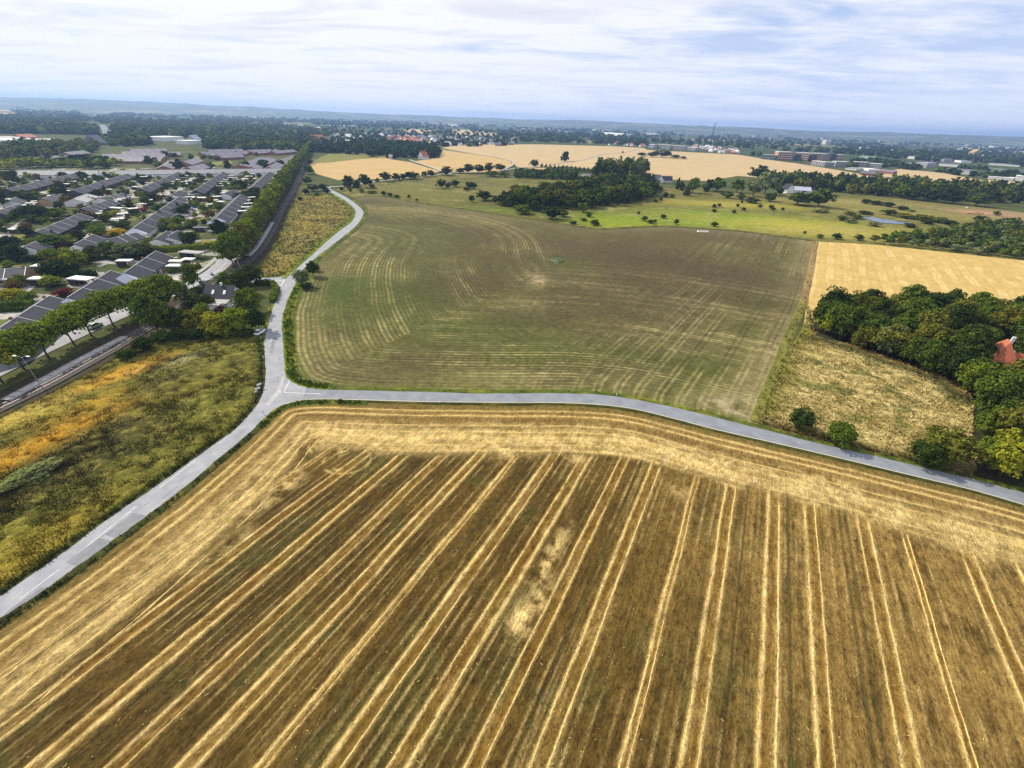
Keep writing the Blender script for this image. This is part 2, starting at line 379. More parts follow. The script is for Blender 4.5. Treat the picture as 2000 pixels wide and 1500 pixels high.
def front_field():
    poly = np.concatenate([FRONT_EDGE, [[150, FRONT_EDGE[-1][1] - 5], [150, 2], [-80, 2]]])
    blobs = [(555, 945, 2.2, 4.5, .8), (520, 985, 1.3, 5, .5), (430, 1075, 2.0, 5.0, .55), (1075, 1090, 1.2, 7, .75), (1020, 1210, 1.6, 3.0, 1.0), (1050, 1180, 1.2, 5, .7), (640, 865, 4.0, 3.0, .5), (985, 885, 3.0, 2.4, .7),
             (1120, 895, 3, 2.0, .6), (1420, 905, 6, 2.5, .7), (1650, 960, 8, 3, .7), (1900, 1060, 7, 4, .6), (1330, 960, 2, 2, .4)]
    def parts(X, Y):
        d, bx, by, sa = near(X, Y, FRONT_EDGE)
        u = X - SL * Y; v = X * RDIR[0] + Y * RDIR[1]
        n1 = fbm(X, Y, 9., 4, 1); n2 = fbm(X, Y, 1.6, 4, 2); n3 = fbm(u * 3, v * .25, 2.2, 4, 3)
        thr = 15.2 + 4.2 * sst(48, 78, sa); head = 1 - sst(thr - 2.2, thr + .6, d + 6 * (n1 - .5) + 3 * (n2 - .5))
        st = np.zeros(X.shape); br = np.zeros(X.shape); thin = np.zeros(X.shape)
        fl = fbm(u * 2.5, v * .35, 1.6, 3, 14)
        for i, u0 in enumerate(ROWS):
            e = u - u0 - wob(v, i)
            amp = (.55 + .9 * fbm(v, v * 0 + i, 6., 3, 4)) * (.75 + .25 * ((i * 37) % 5) / 4)
            w1, w2, g1, g2 = .19 + .16 * ((i * 29) % 7) / 6, .17 + .18 * ((i * 17) % 5) / 4, PO[i][0], PO[i][1]; s1 = gauss(e - g1, w1) + (.85 if i % 3 else .5) * gauss(e - g2, w2) + .16 * gauss(e - (g1 + g2) / 2, 1.3 + .5 * (i % 2)) * sst(.4, .7, fl)
            st = np.maximum(st, s1 * amp * (1 - head)); br = np.maximum(br, gauss(e, .75) * (1 - head))
        dark = np.zeros(X.shape)
        for i, u0 in enumerate(ROWS):
            for q, k in ((2.4 + .3 * (i % 3), .5), (4.3 + .2 * (i % 3), .3), (-2.5, .28)): thin = np.maximum(thin, k * gauss(u - u0 - q - .5 * wob(v, i), .16) * (1 - head) * sst(.35, .65, fbm(v, v * 0 + i + q, 9., 3, 15)))
        st = np.maximum(st, thin)
        for u0 in [ROWS[i] + q for i, q in ((3, -3.9), (5, 3.1), (9, -3.0), (11, 3.2), (14, -2.9), (14, -4.1), (12, 2.9), (2, 2.8))]:
            dark = np.maximum(dark, gauss(u - u0 - .3 * wob(v, 50), .22) * (1 - head) * (.4 + .8 * n1))
        hs = np.zeros(X.shape); hw = .9 * (fbm(sa, d, 10., 3, 8) - .5)
        for i, (d0, a0) in enumerate(HEADS):
            amp = a0 * (.45 + 1.0 * fbm(sa, sa * 0 + 9 * i, 11., 3, 9))
            hs = np.maximum(hs, gauss(d - d0 * K - hw, .42) * amp)
        broad = gauss(d - 13.5 * K, 3.6) * (.2 + .8 * fbm(sa, d * 3, 9., 3, 12)) * sst(50, 75, sa) * .9 + gauss(d - 11.5 * K, 3.) * .3
        # turning arcs of the combine where the rows meet the headland
        arcs = np.zeros(X.shape)
        for (px, py, r0) in ((655, 866, 2.2), (655, 866, 3.4), (655, 866, 4.6), (680, 900, 3.0), (680, 900, 4.2), (985, 872, 1.6), (985, 872, 2.6), (1125, 890, 2.2), (1490, 930, 2.4), (1320, 905, 2.0), (1690, 985, 2.6)):
            c = G(px, py); rr = np.hypot(X - c[0], (Y - c[1]) * 1.25); arcs = np.maximum(arcs, .7 * gauss(rr - r0 * K - 1.6 * (n1 - .5), .24) * sst(.42, .6, fbm(X, Y, 3.5, 3, 16)) * (.4 + n2))
        pat = np.zeros(X.shape)
        for px, py, a, b, k in blobs:
            c = G(px, py); p = (X - c[0]) * RDIR[0] + (Y - c[1]) * RDIR[1]; q = (X - c[0]) * RDIR[1] - (Y - c[1]) * RDIR[0]
            pat = np.maximum(pat, k * gauss(np.sqrt((p / b) ** 2 + (q / a) ** 2), 1) * sst(.30, .62, n2))
        return d, u, v, n1, n2, n3, head, st, br, dark, hs * head, broad * head, arcs, pat, sa
    def colf(X, Y):
        d, u, v, n1, n2, n3, head, st, br, dark, hs, broad, arcs, pat, sa = parts(X, Y)
        c = lerp((.046, .029, .0065), (.092, .057, .0125), sst(.25, .75, .55 * n1 + .45 * n3))
        gr = sst(.58, .72, fbm(X, Y, 6., 3, 21)) * .55
        c = lerp(c, (.055, .052, .013), gr)
        tan = sst(-2, 62, X + 18 * (n1 - .5) - .15 * Y) * sst(.2, .65, n3 * .6 + n2 * .4) * .75
        c = lerp(c, (.25, .16, .046), tan)
        c = lerp(c, (.15, .080, .012), br * .7)
        hc = lerp((.105, .072, .020), (.33, .235, .09), sst(.28, .70, .5 * n2 + .5 * fbm(sa * .12, d * 1.6, 2., 4, 30)))
        hc = lerp(hc, (.10, .075, .02), sst(.55, .75, fbm(X, Y, 7., 3, 31)) * .7 * sst(9, 20, d))
        hc = lerp(hc, lerp((.11, .070, .016), (.20, .125, .035), fbm(sa * .15, d * 2.2, 2., 3, 33)), (1 - sst(6.5, 10.5, d + 4 * (n1 - .5))) * .8)
        hc = lerp(hc, (.10, .08, .02), (1 - sst(1.2, 4.5, d)) * .6)
        c = lerp(c, hc, head)
        s = np.clip(np.maximum.reduce([st, hs * .95, broad * .75, arcs, pat]) * (.55 + .75 * n2), 0, 1)
        c = lerp(c, lerp((.44, .295, .085), (.64, .49, .215), n2), s)
        c = lerp(c, (.025, .019, .008), np.clip(dark, 0, 1) * .85)
        return c
    def hf(X, Y):
        d, u, v, n1, n2, n3, head, st, br, dark, hs, broad, arcs, pat, sa = parts(X, Y)
        return .05 * n2 + .14 * np.clip(st, 0, 1.3) * (.5 + n2) + .10 * hs * (.5 + n2) + .06 * broad + .12 * pat * n2 - .12 * dark + .06 * arcs
    m = ground_mat('stubble', 6., .85, (.42, .40, .40), 1.0, .15, (math.atan2(1, SL), 2.2), 1.6, None, (math.atan2(1, SL), .5))
    o = patch('stubble_field', poly, .3, 7., 92., lambda y: .22 + .0022 * y, colf, hf, .06, m, fade=1.0)
    # loose straw lying in swaths: each swath is a low ragged bank
    ms = ground_mat('straw', 9., .55, (.46, .42, .36), 1.0, .08, None, 2.2, (.56, .405, .15))
    def bank(line, w, h, seed):
        line = np.asarray(line)
        if len(line) < 4: return
        dd = np.gradient(line, axis=0); dd /= np.linalg.norm(dd, axis=1)[:, None]; nn = np.stack([-dd[:, 1], dd[:, 0]], 1)
        k = len(line); cs = np.array([-1, -.55, 0, .5, 1.]); hh = np.array([0, .6, 1, .65, 0])
        s = np.arange(k) * .35
        ww = w * (.45 + 1.1 * fbm(s, s * 0 + seed, 2.2, 4, 40)); gap = sst(.30, .42, fbm(s, s * 0 + seed * 3, 5., 3, 41)); ww = ww * (.25 + .75 * gap)
        off = .10 * (fbm(s, s * 0 + seed, 1.1, 3, 42) - .5)
        V = np.zeros((k, 5, 3))
        for j in range(5):
            q = off + cs[j] * ww * (1 + .5 * (rs.rand(k) - .5))
            V[:, j, :2] = line + nn * q[:, None]; V[:, j, 2] = .075 + h * hh[j] * (.35 + .65 * gap) * (.6 + .8 * rs.rand(k)) + (-.05 if j in (0, 4) else 0)
        ix = np.arange(k * 5).reshape(k, 5)
        Fc = np.stack([ix[:-1, :-1], ix[1:, :-1], ix[1:, 1:], ix[:-1, 1:]], -1).reshape(-1, 4)[:, ::-1]
        obj('straw_swath', mesh('straw_swath', V.reshape(-1, 3), Fc, None, False), ms, o)
    sid = 0
    for i, u0 in enumerate(ROWS):
        for q, wq in ((PO[i][0], .14 + .1 * ((i * 29) % 7) / 6), (PO[i][1], .11 + .1 * ((i * 17) % 5) / 4)):
            v = np.arange(-60, 140, .35); wv = wob(v, i)
            uu = u0 + wv + q; Y = (v - uu * RDIR[0]) / (RDIR[1] + SL * RDIR[0]); X = uu + SL * Y
            ok = inside(X, Y, poly) & (Y > 8); d, _, _, sa = near(X, Y, FRONT_EDGE); ok &= d > 14.6 + 4.2 * sst(48, 78, sa) + 1.8 * math.sin(i * 2.7 + q)
            if ok.sum() > 8: sid += 1; bank(np.stack([X, Y], 1)[ok], wq, .15, sid)
    fd = np.gradient(FRONT_EDGE, axis=0); fd /= np.linalg.norm(fd, axis=1)[:, None]; fn = np.stack([-fd[:, 1], fd[:, 0]], 1)
    for d0, a0 in HEADS:
        L = FRONT_EDGE - fn * d0 * K
        if near(L[5:6, 0], L[5:6, 1], FRONT_EDGE)[0][0] < 1: continue
        keep = near(L[:, 0], L[:, 1], FRONT_EDGE)[0] > d0 * K - .3; L = smooth(L[keep][::3], 6)
        seg = np.concatenate([[0], np.cumsum(np.linalg.norm(np.diff(L, axis=0), axis=1))]); ss = np.arange(0, seg[-1], .35)
        L = np.stack([np.interp(ss, seg, L[:, 0]), np.interp(ss, seg, L[:, 1])], 1); L = L[(L[:, 1] > 8) & (L[:, 0] < 140)]
        sid += 1
        if d0 < 15: bank(L, .12 + .10 * a0, .11, sid)
    # single straws and chaff strewn about
    n = 26000
    X = rs.uniform(-70, 110, n); Y = 8 + 74 * rs.rand(n) ** 1.3
    ok = inside(X, Y, poly); X, Y = X[ok], Y[ok]
    pr = parts(X, Y); s = np.clip(np.maximum.reduce([pr[7], pr[10], pr[11], pr[12], pr[13]]), 0, 1)
    ok = rs.rand(len(X)) < .06 + 1.1 * s; X, Y = X[ok], Y[ok]; n = len(X)
    a = rs.rand(n) * 6.283; L = .05 + .14 * rs.rand(n) ** 2; w = .015 + .015 * rs.rand(n)
    ca, sa = np.cos(a), np.sin(a); z = .10 + .1 * rs.rand(n)
    V = np.zeros((n, 4, 3))
    for j, (p, q, dz) in enumerate(((-1, -1, 0), (1, -1, .10), (1, 1, .10), (-1, 1, 0))):
        V[:, j, 0] = X + p * L * ca - q * w * sa; V[:, j, 1] = Y + p * L * sa + q * w * ca; V[:, j, 2] = z + dz * rs.rand(n)
    oo = obj('loose_straw', mesh('loose_straw', V.reshape(-1, 3), np.arange(n * 4).reshape(n, 4)), ms, o); oo['kind'] = 'stuff'


MID_TOP = [(690, 386), (720, 383), (756, 384), (805, 394), (861, 402), (910, 409), (997, 422), (1050, 429), (1120, 441), (1172, 447), (1215, 445), (1280, 442), (1360, 445), (1440, 451), (1520, 461), (1594, 471)]
MID_RIGHT = [(1594, 471), (1585, 520), (1570, 590), (1541, 660), (1515, 730), (1490, 795), (1479, 826)]
MID_LEFT = [(690, 386), (712, 400), (719, 416), (712, 434), (695, 452), (650, 487), (622, 512), (600, 548), (585, 585), (576, 625), (575, 670), (580, 705), (590, 732), (612, 746), (650, 754)]


def mid_field():
    left = smooth(GL(MID_LEFT), 5); right = smooth(GL(MID_RIGHT), 4); top = smooth(GL(MID_TOP), 4)
    bot = smooth(GL([(x, y - 4) for x, y in SIDE_N[6:16]]), 4)
    poly = np.concatenate([left, bot, right[::-1], top[::-1]])
    cut = np.concatenate([left[len(left) // 3:], bot])
    def parts(X, Y):
        d, _, _, sa = near(X, Y, cut); dr, _, _, sr = near(X, Y, right); dt = near(X, Y, top)[0]
        n1 = fbm(X, Y, 34., 4, 51); n2 = fbm(X, Y, 5., 4, 52); n3 = fbm(X, Y, 1.5, 3, 53); n4 = fbm(X, Y, 14., 4, 54)
        left_w = 1 - sst(95, 150, d); right_w = 1 - sst(40, 75, dr)
        s = np.zeros(X.shape)
        dd = d + 1.6 * (fbm(sa, d * .3, 30., 2, 55) - .5)
        ph = np.abs(((dd + 1.2) / 6.3) % 1 - .5) * 6.3
        a = sst(.32, .72, fbm(sa * .3, dd * .8, 13., 4, 56)) * left_w
        s = np.maximum(s, (gauss(ph - .8, .30) + .6 * gauss(ph - 2.4, .22)) * a * (.3 + 1.1 * fbm(sa, dd, 4., 3, 59)))
        ph2 = np.abs((dr / 5.2) % 1 - .5) * 5.2
        s = np.maximum(s, gauss(ph2 - .8, .3) * sst(.40, .75, fbm(sr * .4, dr, 16., 4, 57)) * right_w * .45)
        # faint diagonal passes across the middle
        g = G(1000, 560); q = (X - g[0]) * .78 + (Y - g[1]) * .62
        ph3 = np.abs((q / 6.0) % 1 - .5) * 6.0
        s = np.maximum(s, gauss(ph3 - .8, .3) * sst(.54, .82, fbm(X, Y, 26., 4, 58)) * .3 * sst(20, 45, dt) * (1 - right_w))
        trk = np.zeros(X.shape)
        ph4 = np.abs(((dd + 2.1) / 12.6) % 1 - .5) * 12.6
        trk = np.maximum(trk, gauss(ph4 - .9, .28) * sst(.45, .6, n4) * left_w)
        trk = np.maximum(trk, gauss(np.abs((dr / 9.) % 1 - .5) * 9. - .9, .28) * right_w * sst(.35, .55, n4))
        for px in range(1080, 1340, 55):   # scalloped turning marks along the headland
            pass
        arcs = np.zeros(X.shape)
        for k, px in enumerate(list(range(830, 1290, 62))):
            for rr0 in (2.5, 3.6, 4.8, 6.0):
                c = G(px, 700 + .02 * (px - 830)); rr = np.hypot((X - c[0]) * .7, Y - c[1]); arcs = np.maximum(arcs, gauss(rr - rr0 * K, .3) * (Y < c[1] + 1))
        for c0 in ((1480, 610), (1475, 585)):
            for rr0 in (2.5, 4., 5.5): c = G(*c0); rr = np.hypot(X - c[0], (Y - c[1]) * .6); arcs = np.maximum(arcs, .8 * gauss(rr - rr0, .35))
        return d, dr, dt, n1, n2, n3, n4, s, trk, arcs, sa
    def blob(X, Y, px, py, rx, ry):
        c = G(px, py); return gauss(np.hypot((X - c[0]) / rx, (Y - c[1]) / ry), 1)
    def colf(X, Y):
        d, dr, dt, n1, n2, n3, n4, s, trk, arcs, sa = parts(X, Y)
        c = lerp((.078, .074, .024), (.118, .108, .038), n2)
        green = np.clip(sst(.42, .66, n1 * .6 + n4 * .4) * (1 - sst(90, 260, X + 90)) + .5 * gauss(d - 14, 14) * n4, 0, 1)
        c = lerp(c, (.062, .080, .013), green * .9)
        brown = sst(.40, .62, n4 * .5 + n1 * .5 + .12 * sst(0, 80, X)) * sst(8, 40, dr)
        c = lerp(c, (.088, .070, .034), brown * .7)
        c = lerp(c, (.165, .145, .068), (1 - sst(2, 26, dt + 12 * (n4 - .5))) * .45)
        c = lerp(c, (.20, .165, .078), (1 - sst(1, 15, dr + 9 * (n4 - .5))) * .7)
        c = lerp(c, (.19, .165, .065), (1 - sst(3, 17, d + 9 * (n4 - .5))) * .38 * n2 * 1.6)
        c = lerp(c, (.085, .10, .020), (1 - sst(.5, 4, d)) * .7)
        c = lerp(c, (.46, .37, .17), np.clip(s * 1.25, 0, 1) * (.3 + .85 * n3))
        c = lerp(c, (.045, .036, .016), np.clip(trk, 0, 1) * .65)
        c = lerp(c, (.06, .047, .02), arcs * .55)
        c = lerp(c, (.42, .33, .19), .8 * blob(X, Y, 1050, 548, 4.0, 8) * sst(.35, .6, n2 * .5 + n3 * .5))
        c = lerp(c, (.36, .30, .18), blob(X, Y, 1432, 798, 7, 5) * sst(.3, .6, n2))
        c = lerp(c, (.055, .085, .015), blob(X, Y, 1110, 512, 8, 12) * .7)
        for px, py, rx, ry, cc, k in ((1260, 520, 42, 42, (.062, .048, .024), .75), (1420, 545, 40, 35, (.066, .052, .026), .7), (1000, 470, 60, 45, (.075, .060, .028), .65), (1150, 600, 30, 22, (.066, .052, .024), .6), (800, 590, 20, 16, (.052, .072, .012), .75), (690, 560, 20, 30, (.055, .078, .013), .7), (1090, 690, 34, 9, (.056, .074, .013), .7), (860, 640, 30, 10, (.055, .074, .013), .7), (760, 470, 30, 40, (.066, .078, .020), .6), (900, 560, 18, 20, (.060, .048, .022), .55)):
            c = lerp(c, np.asarray(cc), np.clip(blob(X, Y, px, py, rx, ry) * k * (.45 + 1.1 * n4), 0, 1) * (1 - np.clip(s, 0, 1) * .7))
        c = lerp(c, (.16, .16, .09), blob(X, Y, 1190, 790 - 300, 1, 1) * 0)
        return c * (.74 + .36 * n3)[..., None]
    def hf(X, Y):
        p = parts(X, Y); return .05 * p[5] + .06 * p[7] - .07 * p[8] - .05 * p[9]
    m = ground_mat('cover_crop', 3.2, .58, (.46, .46, .44), 1.0, .15, None, .6)
    patch('cover_crop_field', poly, .55, poly[:, 1].min() - 1, poly[:, 1].max() + 1, lambda y: .22 + .0028 * (y - 60), colf, hf, .05, m)


def other_fields():
    gm = ground_mat('dry_grass', 2.6, .7, (.42, .44, .40), 1.0, .25, None, .7)
    # rough meadow on the left, between railway and road
    L = smooth(GL([(-90, 1226), (0, 1165), (100, 1098), (200, 1023), (300, 953), (400, 882), (462, 836), (497, 798), (514, 766), (518, 730), (517, 690), (515, 655)]), 4)
    poly = np.concatenate([L, GL([(470, 652), (420, 650), (340, 655), (270, 672), (200, 714), (120, 757), (40, 796), (0, 815), (-90, 868), (-160, 905)])])
    BL = [(60, 880, 16, 3.0, 28, (.36, .19, .014), .9), (150, 832, 10, 2.8, 28, (.34, .185, .014), .9), (0, 912, 12, 3.4, 25, (.38, .20, .014), .95), (230, 737, 11, 3.4, 20, (.44, .24, .018), .95), (20, 830, 9, 3, 25, (.40, .29, .04), .9), (190, 790, 9, 3, 25, (.36, .22, .02), .8), (280, 722, 6, 1.6, 15, (.40, .25, .06), .8),
          (60, 805, 10, 4, 30, (.32, .25, .055), .8), (300, 800, 12, 4, 20, (.19, .145, .02), .7), (230, 850, 12, 7, 25, (.036, .033, .010), .95), (330, 745, 10, 6, 20, (.052, .050, .013), .8), (140, 920, 12, 6, 30, (.038, .036, .010), .85),
          (420, 790, 14, 7, 50, (.13, .13, .022), .7), (330, 880, 9, 4, 45, (.125, .125, .02), .6), (420, 690, 14, 5, 10, (.14, .135, .025), .7), (100, 1050, 12, 4, 55, (.22, .17, .02), .7), (40, 1110, 9, 4, 55, (.24, .18, .02), .8), (360, 705, 5, 2.2, 15, (.22, .21, .12), .8)]
    def rough(X, Y):
        n1 = fbm(X, Y, 7., 4, 61); n2 = fbm(X * 1.0, Y * 1.4, 1.6, 4, 62); n3 = fbm(X, Y, 3.2, 4, 63)
        c = lerp((.056, .057, .010), (.140, .128, .018), sst(.28, .72, .5 * n1 + .5 * n3))
        for px, py, a, b, ang, cc, k in BL:
            g = G(px, py); an = R_(70 - ang * .2); p = (X - g[0]) * math.cos(an) + (Y - g[1]) * math.sin(an); q = -(X - g[0]) * math.sin(an) + (Y - g[1]) * math.cos(an)
            w = gauss(np.hypot(p / a, q / b) + .9 * (n3 - .5), 1) * k
            c = lerp(c, cc, w)
        c = lerp(c, (.27, .22, .05), sst(.58, .72, n2) * .5); c = lerp(c, (.03, .033, .009), (1 - sst(.26, .40, n2)) * .5)
        d = near(X, Y, L)[0]
        c = lerp(c, (.050, .068, .010), (1 - sst(.4, 2.6, d)) * .8)
        return c
    hr = lambda X, Y: .75 * fbm(X, Y, 2.2, 4, 64) * (.5 + fbm(X, Y, 8, 2, 65)) + .15 * fbm(X, Y, .7, 2, 66)
    patch('rough_meadow', poly, .4, poly[:, 1].min() - 1, poly[:, 1].max() + 1, lambda y: .3 + .002 * y, rough, hr, .05, gm)
    tufts('meadow_grass', poly, 17000, (.18, .55), rough, 1.35, 'tall dry and green grass tufts covering the rough meadow by the railway')
    # wedge of dry grass between railway and the winding road
    poly = np.concatenate([smooth(GL([(512, 543), (546, 540), (566, 533), (587, 514), (618, 487), (643, 464), (663, 448), (683, 432), (690, 420), (688, 408), (672, 396), (640, 378)]), 3), GL([(615, 384), (592, 372), (580, 384), (560, 420), (545, 455), (527, 492), (505, 525)])])
    def wedge(X, Y):
        n1 = fbm(X, Y, 12., 4, 71); n2 = fbm(X, Y, 3., 4, 72)
        c = lerp((.10, .092, .024), (.23, .185, .045), sst(.3, .7, .55 * n1 + .45 * n2)); c = lerp(c, (.26, .18, .035), sst(.58, .72, fbm(X, Y, 20, 3, 73)) * .45)
        d = near(X, Y, poly[:40])[0]; return lerp(c, (.105, .115, .012), (1 - sst(1, 7, d)) * .75)
    patch('railway_meadow', poly, .9, poly[:, 1].min() - 1, poly[:, 1].max() + 1, lambda y: .5 + .004 * (y - 120), wedge, lambda X, Y: .5 * fbm(X, Y, 3, 3, 74), .05, gm)
    tufts('wedge_grass', poly, 5000, (.3, .8), wedge, 1.2, 'dry yellow grass tufts between the railway and the winding road')
    # pale lodged grass on the right
    poly = smooth(GL([(1575, 590), (1568, 640), (1535, 690), (1514, 735), (1490, 800), (1482, 826), (1540, 845), (1620, 865), (1700, 884), (1800, 907), (1900, 932), (1902, 850), (1896, 770), (1840, 735), (1740, 700), (1660, 672), (1600, 660), (1588, 620)]), 3, True)
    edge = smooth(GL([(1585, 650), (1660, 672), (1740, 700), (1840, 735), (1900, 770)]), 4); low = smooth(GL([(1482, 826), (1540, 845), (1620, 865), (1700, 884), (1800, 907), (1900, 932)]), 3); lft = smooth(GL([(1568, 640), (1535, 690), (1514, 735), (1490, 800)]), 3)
    def pale(X, Y):
        n1 = fbm(X, Y, 6., 4, 81); n2 = fbm(X * 1.3, Y * .8, 1.2, 4, 82)
        c = lerp((.27, .215, .07), (.48, .39, .17), sst(.3, .68, .4 * n1 + .6 * n2))
        c = lerp(c, (.13, .14, .03), sst(.56, .7, fbm(X, Y, 5, 3, 83)) * .7)
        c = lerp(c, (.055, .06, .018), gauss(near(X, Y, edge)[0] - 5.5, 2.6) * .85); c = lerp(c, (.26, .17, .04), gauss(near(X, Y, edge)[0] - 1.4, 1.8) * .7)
        c = lerp(c, (.16, .15, .025), (1 - sst(1, 8, near(X, Y, lft)[0])) * .8)
        return lerp(c, (.085, .065, .018), (1 - sst(.5, 4.5, near(X, Y, low)[0])) * .75)
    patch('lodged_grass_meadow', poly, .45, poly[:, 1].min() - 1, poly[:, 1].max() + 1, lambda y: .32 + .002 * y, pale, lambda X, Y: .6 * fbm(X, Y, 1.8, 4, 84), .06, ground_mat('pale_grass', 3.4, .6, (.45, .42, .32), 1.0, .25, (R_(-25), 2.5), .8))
    tufts('pale_grass_tufts', poly, 11000, (.25, .6), pale, 1.1, 'pale wind-laid grass tufts in the meadow beside the wood')
    # far right stubble
    poly = GL([(1597, 472), (1660, 475), (1720, 479), (1850, 493), (2000, 509), (2160, 527), (2160, 640), (1950, 640), (1576, 640), (1572, 592), (1586, 520)])
    rt = smooth(GL([(1594, 471), (1585, 520), (1570, 590)]), 4)
    def rst(X, Y):
        dr = near(X, Y, rt)[0]; n2 = fbm(X, Y, 4, 4, 92); n1 = fbm(X, Y, 20, 4, 91)
        c = lerp((.36, .25, .08), (.50, .365, .135), n2)
        ph = np.abs(((dr + 5 * n1) / 7.5) % 1 - .5) * 7.5
        c = lerp(c, (.62, .49, .24), gauss(ph - .9, .5) * .6 * sst(.35, .7, fbm(X, Y, 9, 3, 95))); c = lerp(c, (.30, .21, .075), gauss(ph - 2.2, .35) * .6 * n1); return c
    patch('harvested_field', poly, 1.0, poly[:, 1].min() - 1, poly[:, 1].max() + 1, lambda y: .5 + .003 * (y - 120), rst, lambda X, Y: .1 * fbm(X, Y, 3, 2, 93), .05, ground_mat('pale_stubble', 2.0, .28, (.5, .49, .46), .5, .1, None, .5))
    # pasture and scrubland behind the cover crop
    top = GL(MID_TOP)
    poly = np.concatenate([top, GL([(1660, 474), (1760, 482), (1900, 497), (2140, 527), (2140, 425), (2000, 415), (1890, 402), (1760, 388), (1620, 375), (1500, 378), (1400, 372), (1290, 366), (1200, 358), (1100, 348), (1000, 345), (900, 340), (850, 342), (760, 350), (690, 363), (655, 369)])])
    PB = [(1230, 428, 34, 40, (.16, .20, .012), .9), (1370, 426, 75, 34, (.12, .21, .008), 1.), (1490, 434, 70, 22, (.115, .18, .010), .95), (1200, 440, 30, 22, (.17, .21, .012), .95), (1300, 420, 34, 20, (.21, .17, .03), .55), (1440, 400, 90, 20, (.25, .22, .03), .95),
          (1560, 440, 60, 28, (.28, .25, .035), .95), (1700, 457, 80, 22, (.31, .26, .05), .95), (1650, 395, 90, 30, (.22, .19, .055), .8), (1800, 420, 80, 30, (.20, .175, .045), .8), (1180, 405, 40, 30, (.10, .085, .026), .7), (960, 410, 40, 14, (.09, .125, .016), .8), (980, 375, 80, 40, (.135, .12, .033), .8), (860, 375, 60, 40, (.115, .115, .026), .8),
          (1970, 420, 40, 30, (.26, .17, .10), .95), (1905, 415, 20, 12, (.34, .20, .12), .9), (1900, 470, 60, 30, (.08, .10, .02), .8), (760, 372, 40, 30, (.13, .12, .03), .7)]
    def past(X, Y):
        n1 = fbm(X, Y, 30, 4, 101); n2 = fbm(X, Y, 7, 4, 102)
        c = lerp((.075, .08, .018), (.135, .12, .03), sst(.3, .7, n1 * .5 + n2 * .5))
        for px, py, a, b, cc, k in PB:
            g = G(px, py); c = lerp(c, cc, gauss(np.hypot((X - g[0]) / a, (Y - g[1]) / b) + .8 * (n2 - .5), 1) * k)
        return lerp(c, (.26, .23, .09), sst(.62, .75, fbm(X * .5, Y * 1.2, 9, 4, 103)) * .5)
    patch('pasture', poly, 2.2, poly[:, 1].min() - 1, poly[:, 1].max() + 1, lambda y: 1.0 + .004 * (y - 230), past, lambda X, Y: .4 * fbm(X, Y, 8, 3, 104), .03, ground_mat('pasture_grass', .9, .5, (.45, .47, .42), .8, .3, None, .25))
    # ripe and harvested fields further out
    m1 = ground_mat('ripe_barley', .5, .16, (.5, .49, .46), .2, .2, None, .03, (.40, .285, .125)); m2 = ground_mat('ripe_wheat', .5, .16, (.5, .49, .46), .2, .2, None, .03, (.405, .305, .165)); m3 = ground_mat('grass_field', .5, .25, (.5, .5, .5), .2, .2, None, .05, (.15, .15, .035))
    Z = [.16]
    def fld(n, pts, m): Z[0] += .02; return sheet(n, GL(pts), Z[0], m)
    fld('barley_field', [(606, 321), (640, 316), (714, 308), (746, 307), (767, 312), (802, 317), (860, 335), (826, 342), (740, 350), (660, 352), (618, 340)], m1)
    fld('barley_field', [(806, 316), (830, 312), (858, 309), (866, 292), (890, 296), (960, 306), (997, 316), (1001, 322), (985, 334), (930, 337), (864, 335)], m1)
    fld('wheat_field', [(862, 289), (900, 283), (1050, 282), (1200, 286), (1256, 289), (1265, 293), (1360, 298), (1440, 302), (1500, 312), (1560, 320), (1640, 333), (1720, 347), (1715, 362), (1560, 352), (1440, 344), (1380, 354), (1290, 350), (1230, 338), (1100, 324), (1060, 332), (1010, 326), (1000, 317), (962, 306), (892, 295)], m2)
    fld('wheat_field', [(1740, 333), (1760, 330), (1840, 338), (1922, 353), (1820, 360), (1700, 356)], m2)
    fld('wheat_field', [(1930, 351), (1985, 355), (1990, 361), (1930, 360)], m2)
    fld('grass_field', [(607, 319), (625, 308), (645, 299), (672, 297), (755, 303), (757, 308), (700, 311), (640, 318)], m3)
    fld('wheat_field', [(880, 254), (905, 253), (1000, 263), (960, 265), (885, 263)], m2); fld('wheat_field', [(789, 254), (800, 252), (842, 254), (838, 262), (800, 259)], m2)
    fld('grass_field', [(960, 265), (1012, 268), (1010, 276), (975, 272)], m3); fld('grass_field', [(1098, 272), (1155, 275), (1155, 281), (1100, 277)], m3)
    for q in ([(-60, 210), (0, 212), (80, 213), (130, 216), (60, 218), (-60, 217)], [(-60, 219), (0, 220), (48, 221), (30, 226), (-60, 226)], [(328, 221), (350, 220), (370, 222), (345, 226)], [(1030, 247), (1062, 247), (1060, 250), (1035, 250)], [(1100, 249), (1130, 248), (1130, 251), (1105, 251)], [(1168, 254), (1200, 253), (1200, 257), (1170, 257)], [(180, 224), (250, 225), (250, 227), (190, 226)]): fld('wheat_field', q, m2)
    # bare soil with red earth heap, wood floor, gardens
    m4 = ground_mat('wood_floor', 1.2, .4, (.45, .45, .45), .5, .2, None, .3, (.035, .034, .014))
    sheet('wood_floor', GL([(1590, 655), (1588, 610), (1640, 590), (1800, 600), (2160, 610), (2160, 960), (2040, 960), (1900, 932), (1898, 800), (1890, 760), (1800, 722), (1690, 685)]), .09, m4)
    m5 = ground_mat('garden_ground', .8, .6, (.45, .45, .45), .5, .2, None, .06, (.055, .062, .024))
    t5 = NT(m5.node_tree); p5 = t5.new('ShaderNodeTexCoord').outputs['Object']; vo = t5.new('ShaderNodeTexVoronoi', inp={'Vector': p5, 'Scale': .13}); vo.distance = 'CHEBYCHEV'
    sep = t5.new('ShaderNodeSeparateColor', inp={0: vo.outputs['Color']})
